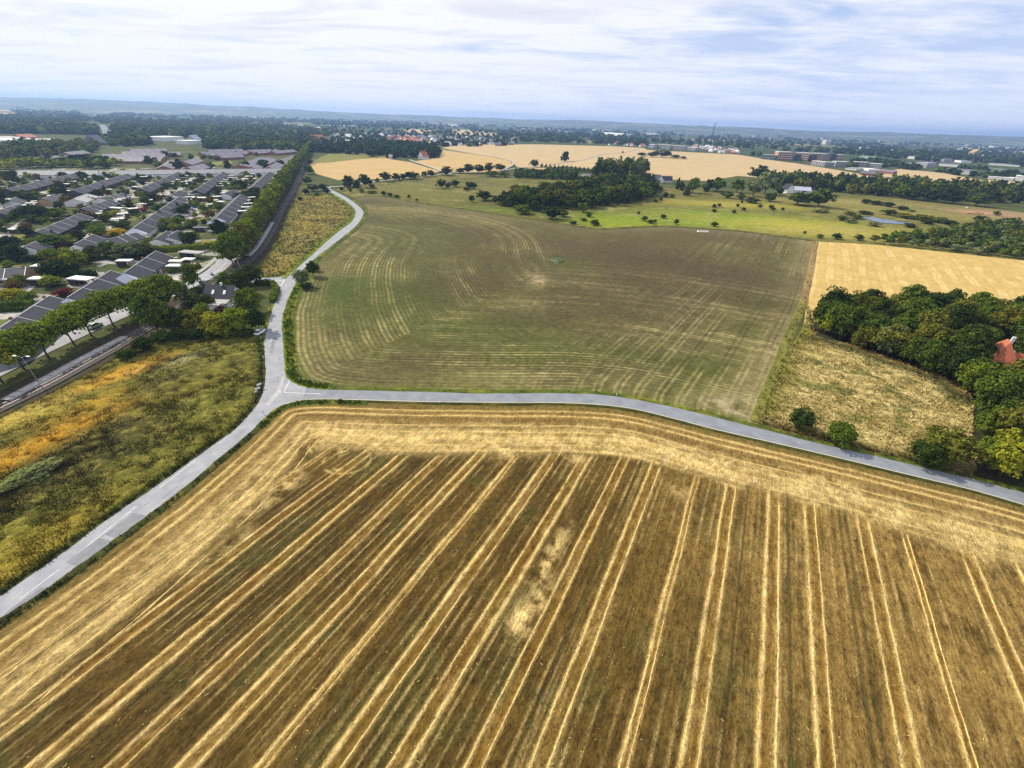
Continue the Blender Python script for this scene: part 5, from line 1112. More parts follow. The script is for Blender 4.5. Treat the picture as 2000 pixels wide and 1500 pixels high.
def estate():
    T = terrace
    T((-45, 672), (97, 579), 4, 'roof_dark', 'dark-roofed house in the terrace nearest the avenue', 6.4, 2.9, 6.2, 'timber', True)
    T((131, 583), (217, 529.5), 3, 'roof_dark', 'dark-roofed house in the terrace before the purple shrub', 5.4, 2.7, 5.6, 'timber', True, 'timber')
    T((243, 534), (305, 491), 3, 'roof_dark', 'dark-roofed house in the terrace by the white caravans', 5.2, 2.7, 5.6, 'brick_y', True, 'brick_y')
    T((-30, 530), (52, 523), 2, 'roof_dark', 'cream-gabled bungalow in the pair at the left edge', 5., 2.7, 4.8, 'brick_y', True)
    T((50, 482), (86, 465), 2, 'roof_dark', 'dark-roofed house in the short terrace at far left', 5.2, 2.6, 5.2, 'white', True); T((145, 478), (182, 459), 2, 'roof_dark', 'dark-roofed house in the short terrace by the yellow bushes', 5.2, 2.6, 5.2, 'white', True)
    T((69, 453.5), (157, 417.5), 6, 'roof_dark', 'dark-roofed house in the long terrace by the big dark trees', 5., 2.6, 5.2); T((159, 408.5), (215, 390), 5, 'roof_dark', 'dark-roofed house in the terrace before the paved yard', 5., 2.6, 5.2)
    T((-10, 414), (38, 399.5), 3, 'roof_dark', 'dark-roofed house in the terrace at the left edge', 5.2, 2.6, 5.2); T((12, 369.5), (144, 339.5), 8, 'roof_dark', 'dark-roofed house in the far-left long terrace', 5., 2.6, 5.2); T((141, 372), (249, 339.5), 8, 'roof_dark', 'dark-roofed house in the second long terrace', 5., 2.6, 5.2)
    T((261, 446), (350, 384.5), 8, 'roof_dark', 'dark-roofed house in the terrace beside the car park', 5., 2.6, 5.2, 'white', False, 'white'); T((423, 425), (470, 380), 7, 'roof_dark', 'dark-roofed house in the terrace next to the avenue', 5., 2.6, 5.2, 'white', False, 'white')
    T((273, 369), (349, 336), 7, 'roof_dark', 'dark-roofed house in the middle far terrace', 5., 2.6, 5.2); T((381, 372), (436, 335.5), 7, 'roof_dark', 'dark-roofed house in the terrace by the grey courts', 5., 2.6, 5.2); T((490, 367), (526, 335.5), 6, 'roof_dark', 'dark-roofed house in the last terrace before the avenue', 5., 2.6, 5.2)
    T((210, 468), (268, 455), 3, 'roof_dark', 'dark-roofed house in the low terrace by the bright yellow bush', 5., 2.6, 4.6, 'white', True); T((303, 467), (326, 452), 1, 'roof_dark', 'white gabled bungalow left of its twin by the lawn', 5., 2.6, 5., 'white', True); T((328, 463), (347, 451), 1, 'roof_dark', 'white gabled bungalow right of its twin by the lawn', 5., 2.6, 5., 'white', True)
    T((144, 390), (170, 379), 1, 'roof_grey', 'grey hipped house between the two long terraces', 6., 2.6, 4.6, 'white'); T((195, 387), (241, 378), 3, 'roof_dark', 'low dark house in the row across the paved yard', 4.6, 2.5, 4., 'white'); T((81, 389), (106, 380), 1, 'roof_dark', 'low brown-roofed house behind the dark trees', 5., 2.6, 4.6, 'brick_y'); T((18, 392), (40, 382), 1, 'roof_dark', 'low dark-roofed house at the far left', 5., 2.6, 4.6, 'white')
    T((335, 380), (352, 372), 1, 'roof_dark', 'single dark-roofed house at the end of the grey court', 4.6, 2.6, 4.6, 'white'); T((438, 378), (456, 371), 1, 'roof_dark', 'single dark-roofed house by the big hedge', 4.6, 2.6, 4.6, 'white')
    # long pale-roofed rows closing the estate
    T((37, 333), (190, 333), 8, 'roof_grey', 'pale grey-roofed house in the left closing row', 5.5, 3., 6.2, 'white'); T((225, 333), (562, 329), 17, 'roof_grey', 'pale grey-roofed house in the right closing row', 5.5, 3., 6.2, 'white')
    MR = (((190, 306), (318, 307), 6), ((200, 301), (322, 301), 6), ((238, 296), (318, 296), 4), ((252, 291), (322, 290), 4), ((70, 311), (106, 308), 2), ((124, 298), (162, 294), 2), ((326, 297), (352, 297), 2), ((390, 297), (480, 294), 5), ((405, 293), (472, 291), 4), ((482, 293), (540, 291), 4), ((530, 295), (572, 292), 3),
                                      ((466, 322), (508, 307), 4), ((481, 325), (522, 307), 4), ((524, 326), (560, 308), 4), ((535, 317), (576, 302), 4), ((365, 327), (396, 320), 2), ((318, 324), (336, 313), 2), ((358, 316), (382, 309), 2), ((100, 305), (140, 303), 2), ((420, 303), (470, 301), 3))
    for k, (a, b, n) in enumerate(MR):
        ro = ordinal(1 + sorted(range(len(MR)), key=lambda q: MR[q][0][0]).index(k))
        T(a, b, n, 'roof_purple', 'mauve-roofed house in the %s mauve row from left' % ro, 8., 2.8, 6., 'brick_r', group='mauve-roofed rows beyond the estate')
        if k in (0, 1, 2, 7, 8, 9, 11, 12, 14): T((a[0] + 8, a[1] + (2.6 if k < 10 else 1.)), (b[0] + (-3 if k < 10 else 7), b[1] + (2.5 if k < 10 else 1.)), n, 'roof_purple', 'mauve-roofed house just below the %s mauve row from left' % ro, 7., 2.8, 5.6, 'brick_r', group='mauve-roofed rows beyond the estate')
    # paved courts and lawns
    z = .05
    for px in ([(352, 436), (384, 400), (400, 399), (396, 410), (366, 436)], [(338, 373), (375, 347), (384, 347), (352, 376)], [(452, 360), (474, 346), (482, 347), (462, 362)], [(24, 562), (60, 540), (88, 544), (54, 572)], [(15, 448), (40, 432), (56, 434), (30, 452)], [(205, 432), (238, 408), (254, 414), (232, 432)], [(180, 386), (206, 376), (212, 380), (190, 390)], [(400, 455), (416, 445), (456, 443), (450, 449)], [(240, 372), (268, 356), (276, 360), (250, 374)], [(300, 378), (330, 374), (336, 380), (305, 384)], [(160, 470), (176, 452), (184, 454), (172, 474)], [(100, 365), (130, 352), (138, 355), (110, 370)], [(418, 379), (440, 370), (446, 374), (426, 384)], [(428, 550), (470, 512), (440, 512), (400, 545)]): z += .004; sheet('paved_court', GL(px), z, M['court'])
    for px in ([(390, 480), (425, 478), (428, 470), (394, 468)], [(305, 482), (345, 478), (350, 484), (310, 488)], [(185, 500), (280, 492), (280, 500), (190, 508)], [(20, 458), (50, 457), (50, 466), (20, 468)], [(70, 535), (96, 533), (96, 540), (72, 542)], [(400, 515), (418, 508), (422, 514), (406, 522)], [(378, 306), (420, 301), (425, 306), (380, 312)], [(318, 315), (345, 312), (348, 318), (322, 322)], [(405, 318), (450, 314), (455, 319), (410, 324)]): z += .004; sheet('lawn', GL(px), z, M['lawn'])
    # carports and sheds with pale flat roofs
    n = 0; CPN = ['terrace beside the car park', 'terrace by the grey courts', 'middle far terrace', 'terrace next to the avenue', 'last terrace before the avenue', 'second long terrace', 'far-left long terrace', 'long terrace by big dark trees', 'terrace before the paved yard']; CPN += [CPN[0], CPN[3], CPN[5], CPN[1], CPN[4], 'terrace at the left edge', CPN[2]]
    for ri, (a, b, side, off, cnt) in enumerate((((280, 432), (350, 384), -1, 11, 7), ((400, 372), (440, 338), -1, 11, 9), ((300, 368), (352, 338), -1, 12, 8), ((440, 425), (474, 384), -1, 9, 6), ((505, 367), (532, 338), -1, 9, 6), ((165, 370), (252, 341), -1, 11, 9), ((30, 369), (146, 341), -1, 11, 9), ((85, 452), (160, 420), -1, 10, 6), ((170, 408), (217, 391), -1, 11, 5), ((270, 440), (340, 386), 1, 11, 6), ((420, 420), (462, 380), 1, 9, 5), ((150, 368), (240, 342), 1, 10, 6), ((385, 368), (430, 338), 1, 10, 6), ((488, 364), (520, 338), 1, 9, 5), ((10, 412), (40, 400), -1, 10, 3), ((275, 366), (340, 338), 1, 10, 5))):
        A = G(*a); B = G(*b); dv = (B - A) / np.linalg.norm(B - A); nv = np.array([-dv[1], dv[0]]) * side
        for i in range(cnt):
            c = A + (B - A) * (i + .5) / cnt + nv * (off + rnd.uniform(-1, 2.5)); n += 1
            carport(c[0], c[1], rnd.choice([math.atan2(nv[1], nv[0]), math.atan2(nv[1], nv[0]) + R_(18)]), 'pale carport, %s along the %s side of the %s' % (ordinal(i + 1), 'right' if side < 0 else 'left', CPN[ri]), rnd.choice([6.2, 7.4, 5.4]), rnd.choice([3., 3.4]))
    for px, lab, L, W, rf in (((345, 521), 'white-roofed caravan shelter between hedges by the street', 7, 3, 'white'), ((352, 530), 'long white flat-roofed garage by the street crossing', 8.5, 3.6, 'white'), ((372, 517), 'small white garage behind the long white one', 5, 3, 'white'), ((378, 503), 'long grey flat-roofed shed by the bright hedge', 11, 4, 'roof_grey'), ((400, 452), 'dark flat-roofed shed by the dark tree', 9, 4, 'roof_dark'), ((395, 393), 'white garage row closing the car park', 12, 4, 'white'), ((20, 545), 'white flat carport at the left edge', 10, 4.5, 'white'), ((82, 556), 'small white shed on the paved yard', 6, 3.5, 'white'),
                            ((88, 530), 'white triangular shed behind the dark tree', 6, 4, 'white'), ((165, 556), 'white conservatory roof behind the purple shrub', 9, 4, 'white'), ((248, 520), 'white shed left of the caravan terrace', 6, 3, 'white'), ((20, 556), 'pale carport in the bottom left gardens', 7, 3.5, 'flat_white'), ((230, 414), 'pale flat roof beside the paved yard', 9, 3.5, 'flat_white'), ((128, 446), 'white carport beside the golden bush', 8, 3.5, 'white'), ((160, 440), 'grey carport by the long dark terrace', 9, 4, 'roof_grey'), ((360, 428), 'low black-roofed carport by the car park', 10, 3.5, 'roof_dark')):
        g = G(*px); carport(g[0], g[1], R_(rnd.uniform(-8, 14)), lab, L, W, rf, True, 'sheds and garages of the gardens')
    k_ = 0
    for x, y in sorted(poisson(GL([(-30, 600), (60, 560), (200, 500), (330, 470), (430, 410), (520, 365), (535, 342), (300, 342), (0, 345), (-30, 420)]), 15, 4000, 33), key=lambda p: proj(*p)[0]):
        if any(_segd(x, y, A, B) < w + 3.2 for A, B, w in ROWLINES) or rnd.random() < .45: continue
        k_ += 1; rf = rnd.choice(['flat_white', 'roof_grey', 'roof_dark', 'white', 'roof_grey', 'roof_purple']); carport(x, y, rnd.uniform(-.3, .5), 'small %s-roofed garden shed of the estate, %s shed from left' % ({'flat_white': 'white', 'white': 'white', 'roof_grey': 'grey', 'roof_dark': 'dark', 'roof_purple': 'mauve'}[rf], ordinal(k_)), rnd.choice([4.2, 5.0, 6.0]), rnd.choice([2.6, 3.2, 4.0]), rf, True, 'garden sheds of the terraced estate', 2.3)
    # parked cars
    cn = ['white', 'silver', 'black', 'white', 'grey', 'silver', 'blue', 'white', 'red', 'black']
    for i in range(9):
        f = i / 8; g = G(361 + 24 * f, 424 - 22 * f); c = cn[i]; car(g[0], g[1], R_(-5 + rnd.uniform(-6, 6)), c, '%s car, %s from the near end of the car park row' % (c, ordinal(i + 1)), False, .16, 'cars in the estate car park')
    for px, c, a, lab in (((377, 414), 'grey', 60, 'lone grey car standing in the middle of the car park'), ((345, 436), 'black', 10, 'black car under the roof by the car park'), ((336, 432), 'black', 10, 'second black car by the dark roofed carport'), ((384, 443), 'white', 20, 'white car beside the yellow-green bush')): g = G(*px); car(g[0], g[1], R_(a), c, lab, False, .16)


def crossing_house():
    g = G(442, 592); r = empty('detached_house', (g[0], g[1], .05), R_(2)); tag(r, 'dark-roofed house with two skylights among trees at the crossing', 'house')
    w, L, e, rd = 4.2, 10.5, 3.0, 6.6
    MB().prism([(-w, 0), (w, 0), (w, e), (0, rd - .15), (-w, e)], -L / 2 + .3, L / 2 - .3).build('wall', M['white'], r)
    ov = .5; s = (rd - e) / w; rf = MB().prism([(0, rd), (-w - ov, e - ov * s), (-w - ov, e - ov * s + .22), (0, rd + .24), (w + ov, e - ov * s + .22), (w + ov, e - ov * s)], -L / 2, L / 2).build('roof', M['roof_dark'], r)
    for x in (-1.8, 2.2):
        y = -2.3; z = rd + .24 - 2.3 * s; q = MB().hexa([(x - .45, y - .6, z - .6 * s + .02), (x + .45, y - .6, z - .6 * s + .02), (x + .45, y + .6, z + .6 * s + .02), (x - .45, y + .6, z + .6 * s + .02), (x - .45, y - .6, z - .6 * s + .16), (x + .45, y - .6, z - .6 * s + .16), (x + .45, y + .6, z + .6 * s + .16), (x - .45, y + .6, z + .6 * s + .16)]).build('skylight', M['frame'], rf)
    MB().box(.2, .8, -.3, .3, rd - .4, rd + 1.).build('chimney', M['white'], rf)
    MB().box(-.6, 4.6, -8.6, -4.3, 0, 2.5).build('annexe', M['white'], r); MB().hexa([(-.9, -8.9, 2.52), (4.9, -8.9, 2.52), (4.9, -4.25, 2.9), (-.9, -4.25, 2.9), (-.9, -8.9, 2.7), (4.9, -8.9, 2.7), (4.9, -4.25, 3.1), (-.9, -4.25, 3.1)]).build('annexe_roof', M['roof_grey'], r)
    for x in (-3, 0, 3): wd = MB().box(-.6, .6, -.06, .06, -.6, .6).build('window', M['frame'], r, (x, -w - .03, 1.6)); MB().box(-.5, .5, -.08, .08, -.5, .5).build('pane', M['glass'], wd)
    g = G(470, 606); t = empty('garden_shelter', (g[0], g[1], .05), R_(5)); tag(t, 'small white canopy beside the crossing house', 'canopy'); MB().box(-1.9, 1.9, -1.2, 1.2, 2.1, 2.25).build('canopy_roof', M['white'], t)
    for x in (-1.7, 1.7):
        for y in (-1, 1): MB().box(x - .06, x + .06, y - .06, y + .06, 0, 2.099).build('post', M['post'], t)
    g = G(402, 562); k = empty('relay_hut', (g[0], g[1], .05), R_(8)); tag(k, 'small dark grey relay hut beside the level crossing', 'hut'); MB().box(-1.3, 1.3, -1, 1, 0, 2.4).build('wall', M['grey'], k); MB().prism([(-1.2, 2.402), (1.2, 2.402), (0, 2.9)], -1.5, 1.5).build('roof', M['roof_dark'], k); MB().box(-.4, .4, -.05, .05, 0, 1.9).build('door', M['timber'], k, (0, -1.03, .02))
    g = G(384, 588); MBw = MB().box(-.12, .12, -7, 7, 0, 1.3); o = MBw.build('garden_wall', M['grey'], None, (g[0], g[1], .05)); o.rotation_euler = (0, 0, R_(-8)); tag(o, 'pale low garden wall between street and crossing garden', 'wall')


def hedge(a, b, w, h, c, lab):
    A = G(*a); B = G(*b); L = np.linalg.norm(B - A); dv = (B - A) / L; nv = np.array([-dv[1], dv[0]]); n = int(L * (w + 2 * h) * 3.2)
    t = rs.rand(n) * L; k = rs.rand(n) * (w + 2 * h); side = np.where(k < w, k - w / 2, np.where(k < w + h, -w / 2, w / 2)); z = np.where(k < w, h, np.where(k < w + h, k - w, k - w - h))
    P = np.stack([A[0] + dv[0] * t + nv[0] * side, A[1] + dv[1] * t + nv[1] * side, z * (.9 + .2 * fbm(t, t * 0, 2., 3, 8))], 1) + rs.normal(size=(n, 3)) * .15; P[:, 2] = np.maximum(P[:, 2], .05)
    N = np.stack([nv[0] * np.sign(side) * (k >= w), nv[1] * np.sign(side) * (k >= w), (k < w) * 1.], 1) + rs.normal(size=(n, 3)) * .5 + .05
    r = empty('hedge', (0, 0, 0)); tag(r, lab, 'hedge', 'garden hedges'); V = quads(P, N, .38, rs); obj('foliage', mesh('foliage', V, np.arange(len(V)).reshape(-1, 4)), leaf_mat(c), r)
    c4 = [A - nv * w * .42, B - nv * w * .42, B + nv * w * .42, A + nv * w * .42]; MB().hexa([(p[0], p[1], .02) for p in c4] + [(p[0], p[1], h * .9) for p in c4]).build('inner_branches', leaf_mat(c), r)


def street_things():
    for a in (((0, 515), (128, 505), 2.2, 2.4, 'deep', 'long dark hedge behind the left bungalows'), ((150, 512), (320, 496), 2., 2., 'dark', 'long hedge behind the caravan terrace'), ((84, 543), (190, 539), 2., 2.2, 'deep', 'dark hedge behind the purple shrub terrace'), ((0, 600), (66, 598), 2., 2., 'mid', 'hedge left of the nearest terrace'), ((300, 494), (425, 484), 3., 2.6, 'bright', 'bright green hedge beside the grey shed'), ((364, 445), (414, 446), 1.6, 1.6, 'dark', 'dark clipped hedge below the car park'), ((330, 535), (392, 522), 2., 1.8, 'mid', 'hedge around the white garages'),
              ((500, 556), (535, 558), 2., 2., 'dark', 'hedge on the upper side of the crossing garden'), ((535, 558), (541, 572), 2., 2., 'mid', 'rounded hedge end at the crossing road corner'), ((541, 572), (533, 592), 2., 1.8, 'mid', 'hedge along the road beside the crossing house'), ((0, 610), (70, 606), 1.6, 1.4, 'dark', 'low dark hedge beside the leftmost house'), ((300, 488), (372, 484), 1.6, 1.6, 'deep', 'dark hedge under the gabled bungalows'), ((60, 470), (130, 462), 1.8, 1.8, 'dark', 'dark hedge above the big left tree'), ((170, 596), (262, 552), 1.4, 1.2, 'mid', 'low hedge along the front gardens of the terrace'), ((300, 560), (336, 548), 1.4, 1.2, 'mid', 'low hedge in front of the brick-ended terrace')): hedge(*a)
    ln = STREET_C; seg = np.concatenate([[0], np.cumsum(np.linalg.norm(np.diff(ln, axis=0), axis=1))])
    g = G(188, 640); car(g[0], g[1], R_(88), 'pale green', 'pale green car driving on the street behind the avenue', True, .16)
    g = G(509, 652); c = car(g[0], g[1], R_(84), 'white', 'white car parked by the road with its door open', True, .16)
    d = MB().box(-.5, .5, -.03, .03, .35, 1.0).build('door', paint('white'), c, (.25, 1.15, 0)); d.rotation_euler = (0, 0, R_(70))
    def lamp(px, lab, h=8.5, a=0.):
        g = G(*px); r = empty('street_lamp', (g[0], g[1], .05), a); tag(r, lab, 'lamp', 'lamps along the railway platform')
        MB().tube([(0, 0, 0), (0, 0, h)], [.10, .06], 8).build('pole', M['steel'], r)
        for s in (-1, 1): arm = MB().tube([(0, 0, h - .1), (s * .6, 0, h + .25), (s * 1.3, 0, h + .3)], [.05, .04, .04], 6).build('arm', M['steel'], r); MB().box(-.4, .4, -.16, .16, -.06, .08).build('lamp_head', M['frame'], arm, (s * 1.6, 0, h + .3))
    lamp((82, 757), 'double-armed lamp at the near end of the platform'); lamp((284, 655), 'double-armed lamp at the far end of the platform'); lamp((492, 502), 'double-armed lamp on the short platform', 7.)
    def sign(px, lab, mat, h=1.6, w=.8, hh=.5, a=0., nm='road_sign'):
        g = G(*px); r = empty(nm, (g[0], g[1], .15), a); tag(r, lab, 'sign'); MB().tube([(0, 0, 0), (0, 0, h)], [.04, .04], 6).build('post', M['steel'], r); MB().box(-w / 2, w / 2, -.06, -.02, h - hh, h + .05).build('sign_board', M[mat], r)
    sign((509, 760), 'upper white direction board at the outer bend of the junction', 'white', 1.5, 1.1, .45, R_(50)); sign((505, 766), 'lower white direction board at the outer bend of the junction', 'white', 1.2, 1.3, .5, R_(50)); sign((501, 771), 'small white marker board at the outer bend of the junction', 'white', .9, .6, .35, R_(50))
    def post(px, lab):
        g = G(*px); r = empty('marker_post', (g[0], g[1], .15)); tag(r, lab, 'post', 'white roadside marker posts'); MB().prism([(-.07, 0), (.07, 0), (.07, 1.0), (0, 1.12), (-.07, 1.0)], -.09, .09).build('post_body', M['white'], r); MB().box(-.095, .095, -.075, .075, .75, .92).build('reflector_band', M['tower_dark'], r)
    for px, lab in (((553, 635), 'white marker post right of the shaded road'), ((511, 664), 'white marker post by the parked white car'), ((516, 811), 'white marker post at the near corner of the junction'), ((611, 744), 'white marker post in the cover crop corner'), ((586, 745), 'white marker post in the junction verge'), ((515, 701), 'white marker post left of the road above the junction'), ((1204, 773), 'white marker post beside the side road')): post(px, lab)
    g = G(420, 552); r = empty('crossing_signal', (g[0], g[1], .1), R_(20)); tag(r, 'dark level-crossing signal with warning boards', 'signal'); MB().tube([(0, 0, 0), (0, 0, 4.2)], [.08, .07], 8).build('post', M['tower_dark'], r); MB().box(-.55, .55, -.1, .1, 2.9, 3.5).build('signal_box', M['tower_dark'], r)
    for s in (-1, 1): q = MB().box(-.7, .7, -.03, .03, -.09, .09).build('cross_arm', M['white'], r, (0, -.12, 4.0)); q.rotation_euler = (0, s * R_(40), 0)
    g = G(471, 529); r = empty('crossing_barrier', (g[0], g[1], .1), R_(-10)); tag(r, 'raised white level-crossing barrier beside the track', 'barrier'); MB().box(-.25, .25, -.2, .2, 0, 1.1).build('barrier_box', M['grey'], r); MB().tube([(0, 0, 1.0), (-.3, 0, 5.2)], [.08, .05], 6).build('barrier_arm', M['white'], r)
    # pale fence posts and bicycle stands along the upper platform
    A = smooth(GL([(470, 500), (495, 472), (515, 440), (530, 408), (545, 385)]), 4); sg = np.concatenate([[0], np.cumsum(np.linalg.norm(np.diff(A, axis=0), axis=1))]); me = MB().box(-.10, .10, -.10, .10, 0, 2.2).mesh('post_body'); mp_ = MB().box(-1.3, 1.3, -.03, .03, .3, 1.7).mesh('panel')
    for i, s in enumerate(np.arange(4, sg[-1], 5.0)):
        x = np.interp(s, sg, A[:, 0]); y = np.interp(s, sg, A[:, 1]); r = empty('fence_section', (x, y, .1), R_(110)); tag(r, 'pale platform fence section, %s from the crossing' % ordinal(i + 1), 'fence', 'pale fence sections beside the upper platform'); obj('post_body', me, M['white'], r)
        if i % 2: obj('panel', mp_, M['white'], r, (1.3, 0, 0))
    # straw stack with weeds in the cover crop, pale sheet at its edge
    g = G(1087, 507); r = empty('weedy_mound', (g[0], g[1], 0)); tag(r, 'low grey-green weedy mound in the middle of the cover crop', 'mound')
    n, mth = 14, 4; V = [(0, 0, 1.1)]; Fq = []
    for i in range(1, mth + 1):
        for k in range(n): a = 6.283 * k / n; q = i / mth * (.85 + .3 * rs.rand()); V.append((3.6 * q * math.cos(a), 7.0 * q * math.sin(a), 1.1 * (1 - (i / mth) ** 2) * (.7 + .5 * rs.rand())))
    Fq += [(0, 1 + k, 1 + (k + 1) % n) for k in range(n)] + [(1 + (i - 1) * n + k, 1 + i * n + k, 1 + i * n + (k + 1) % n, 1 + (i - 1) * n + (k + 1) % n) for i in range(1, mth) for k in range(n)]
    me = bpy.data.meshes.new('heap'); me.from_pydata(V, [], Fq); me.update(); obj('heap', me, plain('weed_heap', (.12, .13, .08), .95, .4, 1.2, .8), r)
    P = np.array([v for v in V]); P = P[rs.randint(0, len(P), 260)] + rs.normal(size=(260, 3)) * np.array([.5, .8, .2]); P[:, 2] = np.abs(P[:, 2]); Vq = quads(P, rs.normal(size=(260, 3)) + np.array([0, 0, 1.]), .4, rs); obj('weeds', mesh('weeds', Vq, np.arange(len(Vq)).reshape(-1, 4)), leaf_mat('silver'), r)
    g = G(1373, 453); o = MB().hexa([(-4, -1, 0), (4, -1.2, 0), (4, 1, 0), (-4, 1.2, 0), (-3.4, -.6, .6), (3.5, -.8, .8), (3.4, .6, .7), (-3.5, .8, .5)]).build('covered_heap', M['flat_white'], None, (g[0], g[1], .05)); tag(o, 'small pale covered heap at the upper edge of the cover crop', 'heap')
    # shrub-like willow scrub patch in the rough meadow
    g = G(62, 940); r = empty('willow_thicket', (g[0], g[1], 0), R_(70), (11, 5.2, 2.6)); tag(r, 'low grey-green willow thicket in the rough meadow', 'shrub'); obj('crown', crown('bush', 1, 0)[2], leaf_mat('silver'), r)


def farms():
    def house(px, wpx, hpx, wall, roof, lab, ang=0., dm=9., pit=.55, name='farmhouse', wins=3):
        g = G(*px); L = wpx * mpp(*px); h = hm(*px, hpx); e = h * (1 - pit); w = dm / 2; r = empty(name, (g[0], g[1] + w, .05), ang); tag(r, lab, 'house')
        MB().prism([(-w, 0), (w, 0), (w, e), (0, h - .2), (-w, e)], -L / 2 + .2, L / 2 - .2).build('wall', M[wall], r); s = (h - e) / w; ov = .5
        rf = MB().prism([(0, h), (-w - ov, e - ov * s), (-w - ov, e - ov * s + .25), (0, h + .27), (w + ov, e - ov * s + .25), (w + ov, e - ov * s)], -L / 2, L / 2).build('roof', M[roof], r); MB().box(-.5, .5, -.4, .4, h - .5, h + 1.1).build('chimney', M['brick_r'], rf, (L * .2, 0, 0))
        for k in range(wins): wd = MB().box(-.6, .6, -.06, .06, -.7, .7).build('window', M['frame'], r, (-L / 2 + L * (k + .5) / wins, -w - .03, e * .55)); MB().box(-.48, .48, -.09, .09, -.58, .58).build('pane', M['glass'], wd)
        wd = MB().box(-.06, .06, -.9, .9, -.8, .8).build('gable_window', M['glass'], r, (-L / 2 + .17, 0, e * .6)); return r
    house((826, 311), 17, 15, 'white', 'roof_red', 'white gabled farmhouse with red roof before the farm wood', R_(60), 11, .6); house((763, 310), 8, 8, 'white', 'roof_grey', 'small white outbuilding between two round trees', 0, 7)
    house((1285, 357), 20, 14, 'white', 'roof_dark', 'white gabled house with black roof beside the copse', R_(-65), 10, .6); house((1302, 356), 22, 11, 'white', 'roof_dark', 'long low wing of the white gabled house', R_(-4), 9, .6)
    house((1540, 378), 16, 17, 'white', 'roof_dark', 'tall white gable end of the white farm', R_(-70), 10, .5); house((1562, 378), 42, 12, 'white', 'roof_pale', 'long white farm wing with pale metal roof', R_(-12), 11, .5)
    house((1145, 350), 16, 9, 'grey', 'roof_grey', 'grey-roofed cabin at the edge of the copse', R_(12), 8, .5); house((1197, 328), 8, 6, 'white', 'roof_grey', 'tiny pale roof between the tall copse trees', 0, 8)
    # red-tiled house deep in the right-hand wood
    g = G(1936, 716); r = empty('red_house', (g[0], g[1], .05), R_(-32), (.82, .82, 1.0)); tag(r, 'red-tiled house hidden in the wood on the right', 'house')
    MB().box(-4, 4, -4.6, 4.6, 0, 3).build('wall', M['brick_r'], r)
    mb = MB(); mb.v = [(-4.8, -5.4, 2.7), (4.8, -5.4, 2.7), (4.8, 5.4, 2.7), (-4.8, 5.4, 2.7), (0, -1.6, 8.8), (0, 2.4, 8.8)]; mb.f = [(0, 1, 4), (1, 2, 5, 4), (2, 3, 5), (3, 0, 4, 5), (3, 2, 1, 0)]; rf = mb.build('roof', M['roof_red'], r)
    MB().box(-.45, .45, -.4, .4, 7.4, 9.9).build('chimney', M['white'], rf, (.9, 1.2, 0)); MB().box(-.7, .7, -.5, .5, 5.2, 6.4).build('dormer', M['white'], rf, (1.9, -1.2, 0))
    MB().prism([(-3, 0), (3, 0), (3, 2.6), (0, 5.4), (-3, 2.6)], 4.02, 12).build('wing', M['brick_r'], r); MB().prism([(0, 5.6), (-3.6, 2.1), (-3.6, 2.35), (0, 5.85), (3.6, 2.35), (3.6, 2.1)], 3.2, 12.4).build('wing_roof', M['roof_red'], r)
    MB().box(-.8, .8, -.08, .08, -.5, .5).build('window', M['frame'], r, (-1, -4.65, 1.7)); MB().box(-.5, .5, -.08, .08, -1, 1).build('door', M['white'], r, (1.6, -4.65, 1.05))
    g = G(1890, 407); car(g[0], g[1], R_(10), 'white', 'white van-like car by the red earth heap', False, .1)
    g = G(1905, 418); r = empty('earth_heap', (g[0], g[1], 0), 0, (18, 9, 3.2)); tag(r, 'reddish bare earth heap beside the pasture', 'heap'); V, Fq = core('bush', np.random.RandomState(3), 1.); V[:, 2] -= .3; obj('heap', mesh('heap', V, Fq, None, True), plain('red_earth', (.34, .19, .11), .95, .3, .4, .5), r)


